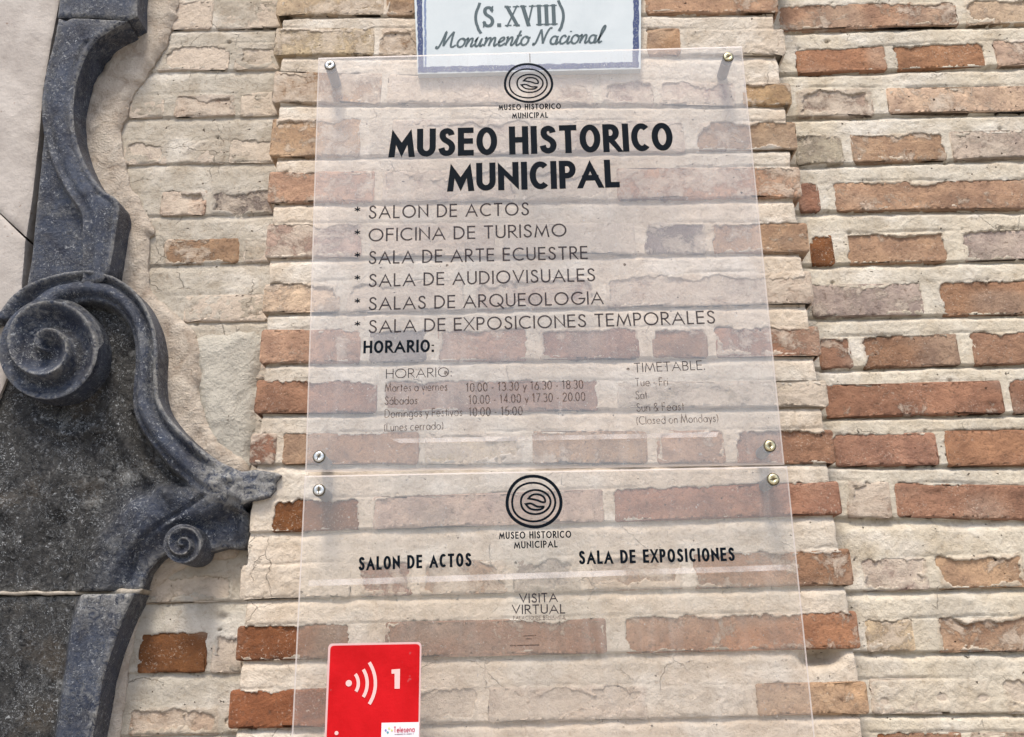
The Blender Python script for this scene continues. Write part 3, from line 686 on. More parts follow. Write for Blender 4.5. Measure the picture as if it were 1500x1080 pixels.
def hC(u, v):
    do, _, _, so, _ = seg_dist(u, v, outS, False)
    di, _, _, si, _ = seg_dist(u, v, inS, False)
    between = (si < 0)
    sd_ = np.where(between, di, -di)
    band_ = smooth(-4, 3, sd_)
    t = np.clip(do / (do + di + 1e-6), 0, 1)
    prof = 0.004 * np.exp(-((t - 0.07) / 0.08) ** 2) - 0.010 * np.exp(-((t - 0.26) / 0.08) ** 2) + 0.006 * np.exp(-((t - 0.58) / 0.17) ** 2) - 0.006 * smooth(0.74, 0.80, t) + 0.0018 * fbm(u * .05, v * .05, 88, 5)
    face = -0.030 + 0.0035 * fbm(u * .035, v * .035, 90, 5) + 0.0018 * fbm(u * .15, v * .15, 91, 4)
    # second moulding: arm that swings from the middle down the right side of the jamb
    arm = crom([(330, 715), (285, 730), (240, 742), (200, 760), (165, 790), (140, 830), (130, 870)], 5, False)
    da, *_ = seg_dist(u, v, arm, False)
    armh = 0.022 * np.exp(-(np.maximum(da - 18, 0) / 16) ** 2) + 0.002 * np.cos(da / 9)
    lowmask = smooth(655, 700, v + (u - 150) * .25)
    h = face + armh * lowmask
    tip = smooth(285, 330, u) * smooth(745, 715, v)
    for pts, wd, hh in FOLDS:
        df_, *_ = seg_dist(u, v, crom(pts, 4, False), False)
        h = h + hh * np.exp(-(df_ / wd) ** 2) * (1 - band_)
    h = h * (1 - band_) + prof * band_
    return h * (1 - tip) + tip * (0.002 + 0.006 * fbm(u * .06, v * .10, 97, 5))
def cC(u, v, d):
    di, _, _, si, _ = seg_dist(u, v, inS, False)
    do, *_ = seg_dist(u, v, outS, False)
    between = smooth(-4, 4, np.where(si < 0, di, -di))
    c = np.zeros((len(u), 3))
    right = smooth(120, 210, u + (v - 760) * 0.12) * smooth(690, 740, v)
    c[:, 0] = np.clip(1 - between * 0.85 - right * 0.8, 0.05, 1)
    c[:, 1] = np.clip(0.12 + 0.6 * np.exp(-d / 5) + 0.5 * np.exp(-di / 4) * 0.6 + 0.5 * np.exp(-do / 5) + 1.3 * smooth(270, 330, u) * smooth(748, 715, v), 0, 1)
    c[:, 1] *= 0.75 + 0.4 * fbm(u * .04, v * .04, 6, 3)
    return c
body = list(map(tuple, outS[2:])) + [(372, 688), (404, 692), (412, 696), (402, 708), (404, 716), (394, 728), (384, 731), (366, 734), (350, 742), (358, 748), (356, 792), (346, 800), (320, 799), (296, 806),
        (262, 806), (238, 806), (222, 816), (206, 836), (196, 864), (100, 866), (-120, 867), (-120, 470)]
relief('stone_block', body, -0.008, YB, STONE, stone, hC, cC, 2.5, 3.5, 0.004, 0.0012, 62)
armL = crom([(112, 868), (100, 905), (92, 950), (84, 1010), (74, 1080), (62, 1180)], 5, False)
def hD(u, v):
    d, _, _, s, _ = seg_dist(u, v, armL, False)
    sd_ = np.where(s < 0, d, -d)
    return -0.026 * (1 - smooth(-10, 12, sd_)) + 0.004 * np.exp(-((sd_ - 18) / 8) ** 2) + 0.0022 * fbm(u * .04, v * .04, 93, 5) * (sd_ < 0)
def cD(u, v, d):
    dd, _, _, s, _ = seg_dist(u, v, armL, False)
    b = smooth(-10, 10, np.where(s < 0, dd, -dd))
    c = np.zeros((len(u), 3)); c[:, 0] = 1 - 0.85 * b; c[:, 1] = np.clip(.1 + .6 * np.exp(-d / 6) + 0.35 * b * smooth(930, 880, v), 0, 1); return c
relief('stone_block', [(-120, 872), (100, 871), (196, 869), (186, 890), (172, 925), (160, 960), (148, 1000), (142, 1040), (132, 1090), (118, 1200), (-120, 1200)], -0.008, YB, STONE, stone, hD, cD, 2.8, 3.5, 0.004, 0.001, 63)
LIMEJ = make_plain('pale_lime_joint', (0.22, 0.19, 0.15), (0.46, 0.41, 0.34), 60, 0.95, 0.001)
jn = relief('mortar_joint', [(-120, 866), (60, 866), (100, 866), (150, 862), (198, 864), (208, 862), (202, 871), (180, 873), (150, 869), (100, 871), (-120, 871)], 0.012, YB, LIMEJ, stone, None, None, 3, 2, 0.002, 0.002, 64, 0, 2.5)

# volutes
def volute(name, cx, cy, R, y, yb, pitch, phase, amp, seed, res, squash=1.0, eye=0.12):
    n = 72; out = []
    for k in range(n):
        a = 2 * math.pi * k / n
        rr = R * (1 + 0.035 * math.cos(a * 1 + 2.2)); out.append((cx + rr * math.cos(a), cy + rr * squash * math.sin(a)))
    def hf(u, v):
        dx = u - cx; dy = (v - cy) / squash; r = np.hypot(dx, dy); th = np.arctan2(dy, dx)
        pr_ = np.where(r > 0, r, 0)
        q = pr_ / pitch - th / (2 * math.pi) + phase
        p = q - np.floor(q)                                   # 0 just outside a ridge, 1 at the next ridge
        prof = -amp * (1 - smooth(0.0, 0.22, 1 - p)) * 0 + amp * (0.15 * np.cos(p * 2 * math.pi) + smooth(0.15, 0.92, p) - smooth(0.94, 1.0, p))
        prof = prof * smooth(0, R * eye, r)
        dome = 0.004 * (R / 75) * (1 - (r / R) ** 2)
        return prof + dome + 0.003 * np.exp(-(r / (R * eye)) ** 2) - amp * 0.5
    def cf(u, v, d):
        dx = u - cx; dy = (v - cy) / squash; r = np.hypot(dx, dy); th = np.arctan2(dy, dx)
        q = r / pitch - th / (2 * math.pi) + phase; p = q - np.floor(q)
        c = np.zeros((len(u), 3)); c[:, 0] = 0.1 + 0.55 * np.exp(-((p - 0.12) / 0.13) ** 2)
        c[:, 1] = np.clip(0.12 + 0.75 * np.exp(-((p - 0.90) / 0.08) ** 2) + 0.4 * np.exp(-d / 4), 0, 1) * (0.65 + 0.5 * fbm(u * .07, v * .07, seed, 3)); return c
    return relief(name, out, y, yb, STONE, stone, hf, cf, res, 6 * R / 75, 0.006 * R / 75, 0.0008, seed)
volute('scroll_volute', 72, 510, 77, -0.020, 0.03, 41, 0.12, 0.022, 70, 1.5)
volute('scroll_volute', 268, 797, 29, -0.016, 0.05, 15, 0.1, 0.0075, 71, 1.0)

# ------------------------------------------------------------------ lettering: a stroke alphabet of our own
def arc(cx, cy, rx, ry, a0, a1, n=18):
    return [(cx + rx * math.cos(math.radians(a0 + (a1 - a0) * i / n)), cy + ry * math.sin(math.radians(a0 + (a1 - a0) * i / n))) for i in range(n + 1)]
def sp(pts, n=6): return [tuple(p) for p in crom(pts, n, False)]
G = {}
G['A'] = (.80, [[(0, 0), (.40, 1), (.80, 0)], [(.15, .33), (.65, .33)]])
G['B'] = (.52, [[(0, 0), (0, 1)], [(0, 1), (.26, 1)] + arc(.26, .76, .22, .24, 90, -90, 10)[1:] + [(0, .52)], [(0, .52), (.27, .52)] + arc(.27, .26, .25, .26, 90, -90, 10)[1:] + [(0, 0)]])
G['C'] = (.78, [arc(.48, .5, .48, .5, 48, 312, 24)])
G['D'] = (.68, [[(0, 0), (0, 1)], [(0, 1), (.2, 1)] + arc(.2, .5, .48, .5, 90, -90, 20)[1:] + [(0, 0)]])
G['E'] = (.47, [[(.47, 1), (0, 1), (0, 0), (.47, 0)], [(0, .52), (.44, .52)]])
G['F'] = (.45, [[(.45, 1), (0, 1), (0, 0)], [(0, .52), (.42, .52)]])
G['G'] = (.90, [arc(.48, .5, .48, .5, 48, 350, 26) + [(.96, .47), (.56, .47)]])
G['H'] = (.62, [[(0, 0), (0, 1)], [(.62, 0), (.62, 1)], [(0, .52), (.62, .52)]])
G['I'] = (.0, [[(0, 0), (0, 1)]])
G['J'] = (.34, [[(.34, 1), (.34, .2)] + arc(.16, .2, .18, .2, 0, -150, 10)[1:]])
G['L'] = (.40, [[(0, 1), (0, 0), (.40, 0)]])
G['M'] = (.94, [[(0, 0), (.14, 1), (.47, .12), (.80, 1), (.94, 0)]])
G['N'] = (.66, [[(0, 0), (0, 1), (.66, 0), (.66, 1)]])
G['O'] = (.96, [arc(.48, .5, .48, .5, 0, 360, 36)])
G['P'] = (.48, [[(0, 0), (0, 1)], [(0, 1), (.24, 1)] + arc(.24, .73, .24, .27, 90, -90, 10)[1:] + [(0, .46)]])
G['Q'] = (.96, [arc(.48, .5, .48, .5, 0, 360, 36), [(.56, .30), (.92, -.03)]])
G['R'] = (.52, [[(0, 0), (0, 1)], [(0, 1), (.24, 1)] + arc(.24, .74, .24, .26, 90, -90, 10)[1:] + [(0, .48)], [(.18, .48), (.52, 0)]])
G['S'] = (.50, [sp([(.47, .80), (.42, .93), (.27, 1.0), (.10, .93), (.06, .77), (.14, .62), (.30, .52), (.44, .40), (.49, .24), (.42, .07), (.24, 0.0), (.07, .07), (.0, .24)], 4)])
G['T'] = (.56, [[(.28, 0), (.28, 1)], [(0, 1), (.56, 1)]])
G['U'] = (.60, [[(0, 1), (0, .30)] + arc(.30, .30, .30, .30, 180, 360, 16)[1:] + [(.60, 1)]])
G['V'] = (.72, [[(0, 1), (.36, 0), (.72, 1)]])
G['X'] = (.62, [[(0, 0), (.62, 1)], [(0, 1), (.62, 0)]])
G['Y'] = (.6, [[(0, 1), (.3, .45), (.6, 1)], [(.3, .45), (.3, 0)]])
X_ = .60
G['a'] = (.56, [arc(.28, .3, .28, .3, 0, 360, 20), [(.56, 0), (.56, X_)]])
G['á'] = (.56, G['a'][1] + [[(.26, .72), (.42, .92)]])
G['b'] = (.56, [arc(.28, .3, .28, .3, 0, 360, 20), [(0, 0), (0, 1)]])
G['c'] = (.48, [arc(.29, .3, .29, .3, 50, 310, 16)])
G['d'] = (.56, [arc(.28, .3, .28, .3, 0, 360, 20), [(.56, 0), (.56, 1)]])
G['e'] = (.54, [[(.02, .32), (.54, .32)] + arc(.28, .3, .27, .3, 4, 315, 18)])
G['g'] = (.56, [arc(.28, .3, .28, .3, 0, 360, 20), [(.56, X_), (.56, -.1)] + arc(.30, -.1, .26, .2, 0, -160, 8)[1:]])
G['i'] = (.0, [[(0, 0), (0, X_)], [(0, .80), (0, .90)]])
G['l'] = (.0, [[(0, 0), (0, 1)]])
G['m'] = (.80, [[(0, 0), (0, X_)], [(0, .38)] + arc(.2, .4, .2, .2, 170, 0, 8) + [(.4, 0)], [(.4, .38)] + arc(.6, .4, .2, .2, 170, 0, 8) + [(.8, 0)]])
G['n'] = (.44, [[(0, 0), (0, X_)], [(0, .38)] + arc(.22, .38, .22, .22, 170, 0, 8) + [(.44, 0)]])
G['o'] = (.58, [arc(.29, .3, .29, .3, 0, 360, 22)])
G['r'] = (.26, [[(0, 0), (0, X_)], [(0, .36)] + arc(.2, .4, .2, .2, 170, 60, 6)])
G['s'] = (.34, [sp([(.31, .48), (.24, .59), (.10, .58), (.05, .46), (.14, .35), (.28, .25), (.31, .12), (.20, .01), (.06, .03), (.0, .14)], 3)])
G['t'] = (.26, [[(.13, 0), (.13, .88)], [(0, X_), (.28, X_)]])
G['u'] = (.44, [[(0, X_), (0, .22)] + arc(.22, .22, .22, .22, 180, 360, 8)[1:] + [(.44, X_)], [(.44, 0), (.44, .3)]])
G['v'] = (.44, [[(0, X_), (.22, 0), (.44, X_)]])
G['y'] = (.44, [[(0, X_), (.24, .03)], [(.46, X_), (.12, -.3)]])
G['0'] = (.50, [arc(.25, .5, .25, .5, 0, 360, 24)])
G['1'] = (.30, [[(.0, .84), (.18, 1), (.18, 0)]])
G['2'] = (.48, [arc(.24, .74, .24, .26, 170, -20, 10) + [(0, 0), (.5, 0)]])
G['3'] = (.46, [arc(.22, .75, .22, .25, 150, -80, 10), arc(.22, .27, .25, .27, 85, -150, 12)])
G['4'] = (.52, [[(.38, 0), (.38, 1), (0, .28), (.52, .28)]])
G['5'] = (.48, [[(.44, 1), (.12, 1), (.06, .55)] + arc(.22, .32, .26, .31, 110, -140, 12)])
G['6'] = (.50, [[(.36, 1), (.04, .45)], arc(.25, .30, .25, .30, 0, 360, 20)])
G['7'] = (.46, [[(0, 1), (.46, 1), (.12, 0)]])
G['8'] = (.46, [arc(.23, .76, .20, .24, 0, 360, 18), arc(.23, .27, .24, .27, 0, 360, 18)])
G['.'] = (.0, [[(0, .0), (0, .10)]])
G[':'] = (.0, [[(0, .0), (0, .12)], [(0, .48), (0, .60)]])
G['-'] = (.26, [[(0, .36), (.26, .36)]])
G['('] = (.16, [arc(.45, .42, .45, .66, 130, 230, 10)])
G[')'] = (.16, [arc(-.29, .42, .45, .66, 50, -50, 10)])
G['&'] = (.62, [[(.62, 0), (.16, .68)] + arc(.28, .80, .17, .18, 200, -30, 10) + [(.08, .36)] + arc(.24, .22, .24, .23, 140, 330, 12) + [(.6, .42)]])
G['*'] = (.40, [[(.2, .5), (.2, 1)], [(0, .62), (.4, .88)], [(0, .88), (.4, .62)]])

def ribbon(pts, hw, ext):
    """outline of a stroke of half width hw: left and right points with mitred corners"""
    p = [np.array(q, float) for q in pts]
    closed = np.hypot(*(p[0] - p[-1])) < 1e-4 and len(p) > 3
    if closed: p = p[:-1]
    n = len(p); L = []; R = []
    for i in range(n):
        a = p[(i - 1) % n] if (closed or i > 0) else None; b = p[(i + 1) % n] if (closed or i < n - 1) else None
        d1 = (p[i] - a) if a is not None else (b - p[i]); d2 = (b - p[i]) if b is not None else d1
        d1 = d1 / max(np.hypot(*d1), 1e-9); d2 = d2 / max(np.hypot(*d2), 1e-9)
        n1 = np.array((-d1[1], d1[0])); n2 = np.array((-d2[1], d2[0])); m = n1 + n2; ml = np.hypot(*m)
        if ml < 0.2: m = n1; k = 1
        else: m = m / ml; k = min(1 / max(m @ n1, 0.12), 5.0)
        q = p[i].copy()
        if a is None: q = q - d2 * ext(q, d2)
        if b is None: q = q + d1 * ext(q, d1)
        L.append(q + m * hw * k); R.append(q - m * hw * k)
    return L, R, closed
SER = {}
def text_mesh(name, s, a, b, cap, y, mat, parent, wt=0.10, track=0.16, xs=1.0, slant=0.0, glyphs=None, space=.42, depth=0.0004, wvar=None, clampcap=True):
    """letters between picture points a and b (base line), cap height in pixels, stroke weight as a share of it"""
    Gs = glyphs or G; hw = wt / 2; x = 0; strokes = []
    Lp_ = (P(b[0], b[1], y) - P(a[0], a[1], y)).length / (P(a[0], a[1] - cap, y) - P(a[0], a[1], y)).length
    sw = sum((Gs[c][0] if c in Gs else G[c][0]) * ({'S': 1.04, 'M': .98}.get(c, .72) if wt > .18 and c in 'OCMGS' else 1) for c in s if c != ' '); nl = sum(c != ' ' for c in s)
    if clampcap and glyphs is None:
        xs = max(0.3, (Lp_ - space * s.count(' ') - (nl - 1) * (track + 2 * hw)) / sw)
    for ch in s:
        if ch == ' ': x += space; continue
        wd, st = Gs[ch] if ch in Gs else G[ch]
        if wt > .18 and ch in 'OCMGS':
            if ch == 'M': st = [[(0, 0), (.10, 1), (.47, .16), (.84, 1), (.94, 0)]]
            q_ = {'S': 1.04, 'M': .98}.get(ch, .72); wd *= q_; st = [[(a_ * q_, b_) for a_, b_ in l_] for l_ in st]
        for q in st:
            mul = 1.0
            if isinstance(q, tuple): mul, q = q
            strokes.append(([(x + px * xs, pz) for px, pz in q], mul))
        x += wd * xs + track + hw * 2
    total = x - track - 2 * hw
    A = P(a[0], a[1], y); B = P(b[0], b[1], y); dirv = B - A; Lw = dirv.length; dirv.normalize()
    upv = Vector((-dirv.z, 0, dirv.x)); ch_ = (P(a[0], a[1] - cap, y) - A).length
    sx = Lw / (total + 0 * hw); vs = []; fs = []
    hx = hw * ch_                      # stroke half width in metres
    for k, (q, mul) in enumerate(strokes):
        pts = []
        for px, pz in q:
            if clampcap and -0.001 <= pz <= 1.001: pz2 = hw + pz * (1 - 2 * hw)
            else: pz2 = pz
            pts.append((px * sx, pz2 * ch_))
        def ext(p_, d_):
            if not clampcap: return 0
            z = p_[1] / ch_
            if (z < hw + 1e-3 or z > 1 - hw - 1e-3) and abs(d_[1]) > 0.3: return hx * 1.8 / max(abs(d_[1]), .5)
            if abs(d_[0]) > 0.95: return hx * 0.9
            return 0
        Lp, Rp, closed = ribbon(pts, hx * mul, ext)
        i0 = len(vs); n = len(Lp)
        for l, r in zip(Lp, Rp):
            for e in (l, r):
                z = e[1]
                if clampcap and all(-0.001 <= t[1] <= 1.001 for t in q): z = min(max(z, 0), ch_)
                pt = A + dirv * (e[0] + slant * z) + upv * z
                vs.append((pt.x, y - depth - 0.00002 * (k % 7), pt.z))
        for i in range(n if closed else n - 1):
            j = (i + 1) % n
            fs.append((i0 + 2 * i, i0 + 2 * i + 1, i0 + 2 * j + 1, i0 + 2 * j))
    return mesh_obj(name, vs, fs, mat, parent, smooth_=False)
def line_px(name, pts, wpx, y, mat, parent, depth=0.0004):
    Q = [P(a, b, y) for a, b in pts]
    Lp, Rp, closed = ribbon([(q.x, q.z) for q in Q], wpx * 0.0005, lambda p_, d_: 0)
    vs = []; fs = []
    for l, r in zip(Lp, Rp): vs += [(l[0], y - depth, l[1]), (r[0], y - depth, r[1])]
    n = len(Lp)
    for i in range(n if closed else n - 1):
        j = (i + 1) % n; fs.append((2 * i, 2 * i + 1, 2 * j + 1, 2 * j))
    return mesh_obj(name, vs, fs, mat, parent, smooth_=False)
def join(name, objs, parent):
    vs = []; fs = []; mats = []; mi = []
    for o in objs:
        k = len(vs); vs += [tuple(v.co) for v in o.data.vertices]; fs += [tuple(i + k for i in p.vertices) for p in o.data.polygons]
    me = bpy.data.meshes.new(name); me.from_pydata(vs, [], fs); me.materials.append(objs[0].data.materials[0])
    for o in objs: bpy.data.objects.remove(o)
    return link(bpy.data.objects.new(name, me), parent)

# ------------------------------------------------------------------ clear signs
YP = -0.050
def prism(name, corners, y0, y1, mats, parent):
    """thin plate: picture corners (clockwise from top left) at distance y0, thickness to y1 (further back)"""
    fr = [P(a, b, y0) for a, b in corners]; n = len(fr)
    vs = [(p.x, y0, p.z) for p in fr] + [(p.x, y1, p.z) for p in fr]
    fs = [tuple(range(n - 1, -1, -1)), tuple(range(n, 2 * n))] + [(i, (i + 1) % n, n + (i + 1) % n, n + i) for i in range(n)]
    return mesh_obj(name, vs, fs, None, parent, smooth_=False, mats=mats, mi=[0, 0] + [len(mats) - 1] * n)
def lathe(name, c, prof, mat, parent, n=28):
    """turned piece on an axis along Y: prof = [(radius, y)]"""
    vs = []; fs = []
    for r, yy in prof:
        for k in range(n):
            a = 2 * math.pi * k / n; vs.append((c.x + r * math.cos(a), yy, c.z + r * math.sin(a)))
    for i in range(len(prof) - 1):
        for k in range(n):
            fs.append((i * n + k, i * n + (k + 1) % n, (i + 1) * n + (k + 1) % n, (i + 1) * n + k))
    fs.append(tuple(range(n)))
    o = mesh_obj(name, vs, fs, mat, parent, smooth_=True)
    return o
def fixing(px, py, parent, mat, rot):
    c = P(px, py, YP - 0.006); R = 0.0088
    sp_ = lathe('spacer', c, [(R * .98, YP + 0.0052), (R * .98, -0.002)], TUBE, parent)
    rim = lathe('screw_cap', c, [(R * .88, YP - 0.0058), (R * .97, YP - 0.0054), (R * 1.04, YP - 0.004), (R * 1.05, YP + 0.0002)], TUBED, parent)
    hd = lathe('screw_head', c, [(R * .18, YP - 0.0066), (R * .60, YP - 0.0071), (R * .82, YP - 0.0067), (R * .86, YP - 0.0059)], mat, parent)
    a = rot; d = Vector((math.cos(a), 0, math.sin(a))) * R * .62; e = Vector((-math.sin(a), 0, math.cos(a))) * 0.0007
    q = [c - d - e, c + d - e, c + d + e, c - d + e]
    mesh_obj('screw_slot', [(v.x, YP - 0.0073, v.z) for v in q], [(0, 1, 2, 3)], TUBED, parent, smooth_=False)
sign1 = thing('clear_sign', 'upper clear acrylic sign headed MUSEO HISTORICO MUNICIPAL with a list of rooms and opening hours', 'sign', P(775, 690, YP), 'clear signs on the brick pillar')
def sheet(corners, parent, skin, inset=0.0022, th=0.0048):
    """acrylic plate: clear faces, chamfered and polished rim"""
    fr = [P(a, b, YP) for a, b in corners]; n = 4; cen = sum(fr, Vector()) / 4
    inn = []
    for i in range(4):
        a = (fr[i - 1] - fr[i]).normalized(); b = (fr[(i + 1) % 4] - fr[i]).normalized(); inn.append(fr[i] + (a + b) * inset)
    y0 = YP - th
    vs = [(p.x, y0, p.z) for p in inn] + [(p.x, y0 + 0.0009, p.z) for p in fr] + [(p.x, YP, p.z) for p in fr]
    fs = [(3, 2, 1, 0), (8, 9, 10, 11)]
    for i in range(4):
        j = (i + 1) % 4; fs += [(i, j, 4 + j, 4 + i), (4 + i, 4 + j, 8 + j, 8 + i)]
    return mesh_obj('acrylic_sheet', vs, fs, None, parent, smooth_=False, mats=[skin, EDGE, BACK], mi=[0, 2] + [1] * 8)
sheet([(467, 87), (1086, 70), (1148, 681), (448, 692)], sign1, ACR)
prism('bright_line_strip', [(572, 643), (1052, 633), (1050, 640), (586, 649)], YP - 0.0080, YP - 0.0049, [STRIP], sign1)  # thin pale strip along the bright line near the lower edge
for x, y_, m, r in ((483, 95, CHROME, .9), (1067, 83, BRASS, .5), (467, 669, CHROME, 1.1), (1128, 653, BRASS, 1.5)): fixing(x, y_, sign1, m, r)
YT = YP - 0.0046
def logo(cx, cy, rx, ry, parent, wt):
    def el(ox, oy, ax, ay, ph=0, wob=.02, n=40):
        return [(cx + ox * rx + ax * rx * (1 + wob * math.sin(3 * t + ph)) * math.cos(t), cy + oy * ry + ay * ry * (1 + wob * math.sin(2 * t + ph)) * math.sin(t)) for t in [2 * math.pi * i / n for i in range(n + 1)]]
    os_ = [line_px('ring', el(0, 0, 1, 1, .4), wt * 1.5, YT, INK, parent), line_px('ring', el(-.02, .02, .80, .77, 1.3), wt, YT, INK, parent),
           line_px('ring', el(.06, .02, .55, .48, 2), wt, YT, INK, parent)]
    c1 = [(-.20, -.12), (-.06, -.26), (.16, -.28), (.36, -.18), (.42, 0), (.30, .02), (.10, -.06), (-.20, -.12)]
    c2 = [(-.30, .10), (-.10, .08), (.14, .20), (.36, .20), (.26, .30), (.04, .32), (-.16, .26), (-.30, .10)]
    for c in (c1, c2): os_.append(line_px('ring', [(cx + a * rx, cy + b * ry) for a, b in sp(c, 4)], wt, YT, INK, parent))
    return join('ring_logo', os_, parent)
logo(774, 122, 34.5, 28, sign1, 2.6)
def T(s, a, b, cap, par, mat=INKL, wt=.10, y=None, **k):
    return text_mesh('lettering', s, a, b, cap, YT if y is None else y, mat, par, wt, **k)
bold = dict(wt=.200, track=.075, space=.30)
T('MUSEO HISTORICO', (731, 162), (821, 160), 8.5, sign1, INK, wt=.17, track=.14, xs=.62)
T('MUNICIPAL', (751, 174), (802, 173), 8.5, sign1, INK, wt=.17, track=.14, xs=.62)
T('MUSEO HISTORICO', (574, 231), (982, 221), 41, sign1, INK, **bold)
T('MUNICIPAL', (660, 281), (904, 275), 41, sign1, INK, **bold)
for s, y0, x1, y1 in (('SALON DE ACTOS', 321, 774, 316), ('OFICINA DE TURISMO', 354.5, 829, 347), ('SALA DE ARTE ECUESTRE', 387.5, 860, 380),
                      ('SALA DE AUDIOVISUALES', 421, 871, 412.5), ('SALAS DE ARQUEOLOGIA', 455, 883, 446), ('SALA DE EXPOSICIONES TEMPORALES', 488.5, 1047, 474.5)):
    T(s, (541, y0), (x1, y1), 19.5, sign1, INKL, wt=.118)
    T('*', (519, y0 - 3), (527, y0 - 3), 15, sign1, INK, wt=.10)
T('HORARIO:', (534, 518), (634, 516), 18.5, sign1, INK, wt=.19, track=.12, xs=.55)
T('HORARIO:', (566, 555), (661, 552), 14, sign1, INKL, wt=.09)
sm = dict(wt=.10, track=.13, space=.35)
for s, a, b in (('Martes a viernes', (564, 574), (655, 572)), ('Sábados', (564, 593), (611, 592)), ('Domingos y Festivos', (564, 612), (677, 609)), ('(Lunes cerrado)', (563, 632), (649, 629)),
                ('Tue - Fri', (931, 566), (978, 565)), ('Sat', (932, 585), (948, 584)), ('Sun & Feast', (933, 603), (1002, 601)), ('(Closed on Mondays)', (933, 622), (1052, 618))):
    T(s, a, b, 11.5, sign1, INKF, clampcap=False, **sm)
for s, a, b in (('10.00 - 13.30 y 16.30 - 18.30', (683, 574), (854, 569)), ('10.00 - 14.00 y 17.30 - 20.00', (687, 592), (857, 587)), ('10:00 - 15:00', (687, 610), (765, 608))):
    T(s, a, b, 12, sign1, INKF, wt=.12, track=.13, space=.35, clampcap=False)
T('TIMETABLE.', (930, 546), (1032, 542), 14, sign1, INKL, wt=.09)
def dotdisc(px, py, r, y, mat, parent, name='dot', depth=.0004):
    c = P(px, py, y); n = 16
    vs = [(c.x + r * math.cos(2 * math.pi * k / n), y - depth, c.z + r * math.sin(2 * math.pi * k / n)) for k in range(n)]
    return mesh_obj(name, vs, [tuple(range(n))], mat, parent, smooth_=False)
dotdisc(920, 541, .0024, YT, INKF, sign1); dotdisc(655, 389, .0022, YT, INKF, sign1); dotdisc(915, 388, .0022, YT, INKF, sign1); dotdisc(653, 546.5, .0030, YT, INKF, sign1)

sign2 = thing('clear_sign', 'lower clear acrylic sign with SALON DE ACTOS, SALA DE EXPOSICIONES and VISITA VIRTUAL', 'sign', P(790, 1000, YP), 'clear signs on the brick pillar')
sheet([(447, 698), (1152, 684), (1210, 1250), (420, 1250)], sign2, ACR2)
prism('bright_line_strip', [(452, 850), (1158, 827), (1158, 835), (452, 859)], YP - 0.0080, YP - 0.0049, [STRIP], sign2)  # added strip, its pale film stands in for a caustic line of light
for x, y_, m, r in ((467, 718, CHROME, 1.57), (1133, 702, BRASS, .2), (452, 1225, CHROME, 1.0), (1185, 1225, BRASS, .4)): fixing(x, y_, sign2, m, r)
logo(782, 735, 39.5, 37.5, sign2, 3.0)
T('MUSEO HISTORICO', (732, 790), (836, 788), 10.5, sign2, INK, wt=.17, track=.14, xs=.62)
T('MUNICIPAL', (754, 804), (816, 802), 10.5, sign2, INK, wt=.17, track=.14, xs=.62)
T('SALON DE ACTOS', (527, 836), (689, 830), 20, sign2, INK, wt=.19, track=.12, xs=.52)
T('SALA DE EXPOSICIONES', (850, 827), (1075, 822), 20, sign2, INK, wt=.19, track=.12, xs=.52)
T('VISITA', (762, 884), (816, 882), 14, sign2, INKL, wt=.14, xs=.8)
T('VIRTUAL', (751, 900), (827, 899), 14, sign2, INKL, wt=.14, xs=.8)
T('PALACIO DE BENAMEJI', (752, 908), (827, 907), 5.5, sign2, INKF, wt=.14)
line_px('printed_rule', [(747, 946), (790, 945)], 1.6, YT, INKF, sign2)
line_px('printed_rule', [(766, 932), (785, 931)], 1.3, YT, INKF, sign2)
line_px('printed_rule', [(770, 936), (779, 936)], 1.3, YT, INKF, sign2)

# ------------------------------------------------------------------ red audio guide sticker on the lower sign
YS = YP - 0.0052
stk = thing('red_sticker', 'red square audio guide sticker with a white 1 on the lower clear sign', 'sticker', P(548, 1080, YS))
def rrect(pts, r=7, n=5):
    out = []
    for i in range(4):
        a, b, c = [np.array(pts[j % 4], float) for j in (i - 1, i, i + 1)]
        d1 = (a - b) / np.hypot(*(a - b)); d2 = (c - b) / np.hypot(*(c - b)); s = b + d1 * r; e = b + d2 * r
        for k in range(n + 1):
            t = k / n; out.append(tuple((1 - t) ** 2 * s + 2 * t * (1 - t) * b + t * t * e))
    return out
PALE = make_ink('pale_sticker_rim', (0.62, 0.42, 0.40))
prism('sticker_rim', rrect([(481, 943), (617.5, 940.5), (614, 1136), (473, 1138)]), YS, YS + 0.0005, [PALE], stk)
prism('sticker_face', rrect([(484, 946), (615, 943.5), (611.5, 1132), (476, 1134)], 6), YS - 0.0004, YS + 0.0001, [RED], stk)
YR = YS - 0.0006
def arcpx(cx, cy, r, a0, a1, asp=1.25):
    return [(cx + r * math.cos(math.radians(a0 + (a1 - a0) * i / 14)), cy + asp * r * math.sin(math.radians(a0 + (a1 - a0) * i / 14))) for i in range(15)]
waves = [line_px('w', arcpx(503, 1001, 22, -37, 33, 1.0), 4.4, YR, PINK, stk), line_px('w', arcpx(500, 1001, 38, -32, 32, 1.0), 4.4, YR, PINK, stk), line_px('w', arcpx(494, 1001, 56, -33, 33, 1.0), 4.4, YR, PINK, stk)]
join('sound_wave', waves, stk)
dotdisc(511, 1001, .0042, YR, PINK, stk)
prism('numeral', [(573.5, 981), (586, 980), (585.5, 1009), (578, 1009), (578, 987), (573.5, 987)], YR - .0003, YR, [PINK], stk)
prism('white_label', [(559, 1059), (614, 1058), (612.5, 1120), (557, 1121)], YR - .0003, YR, [WHITE], stk)
T('Telesena', (577, 1073), (607, 1072), 8, stk, make_ink('red_print', (.5, .05, .08)), wt=.13, y=YR - .0004, clampcap=False)
line_px('printed_rule', [(578, 1076), (606, 1075)], 1.0, YR - .0004, INKF, stk)
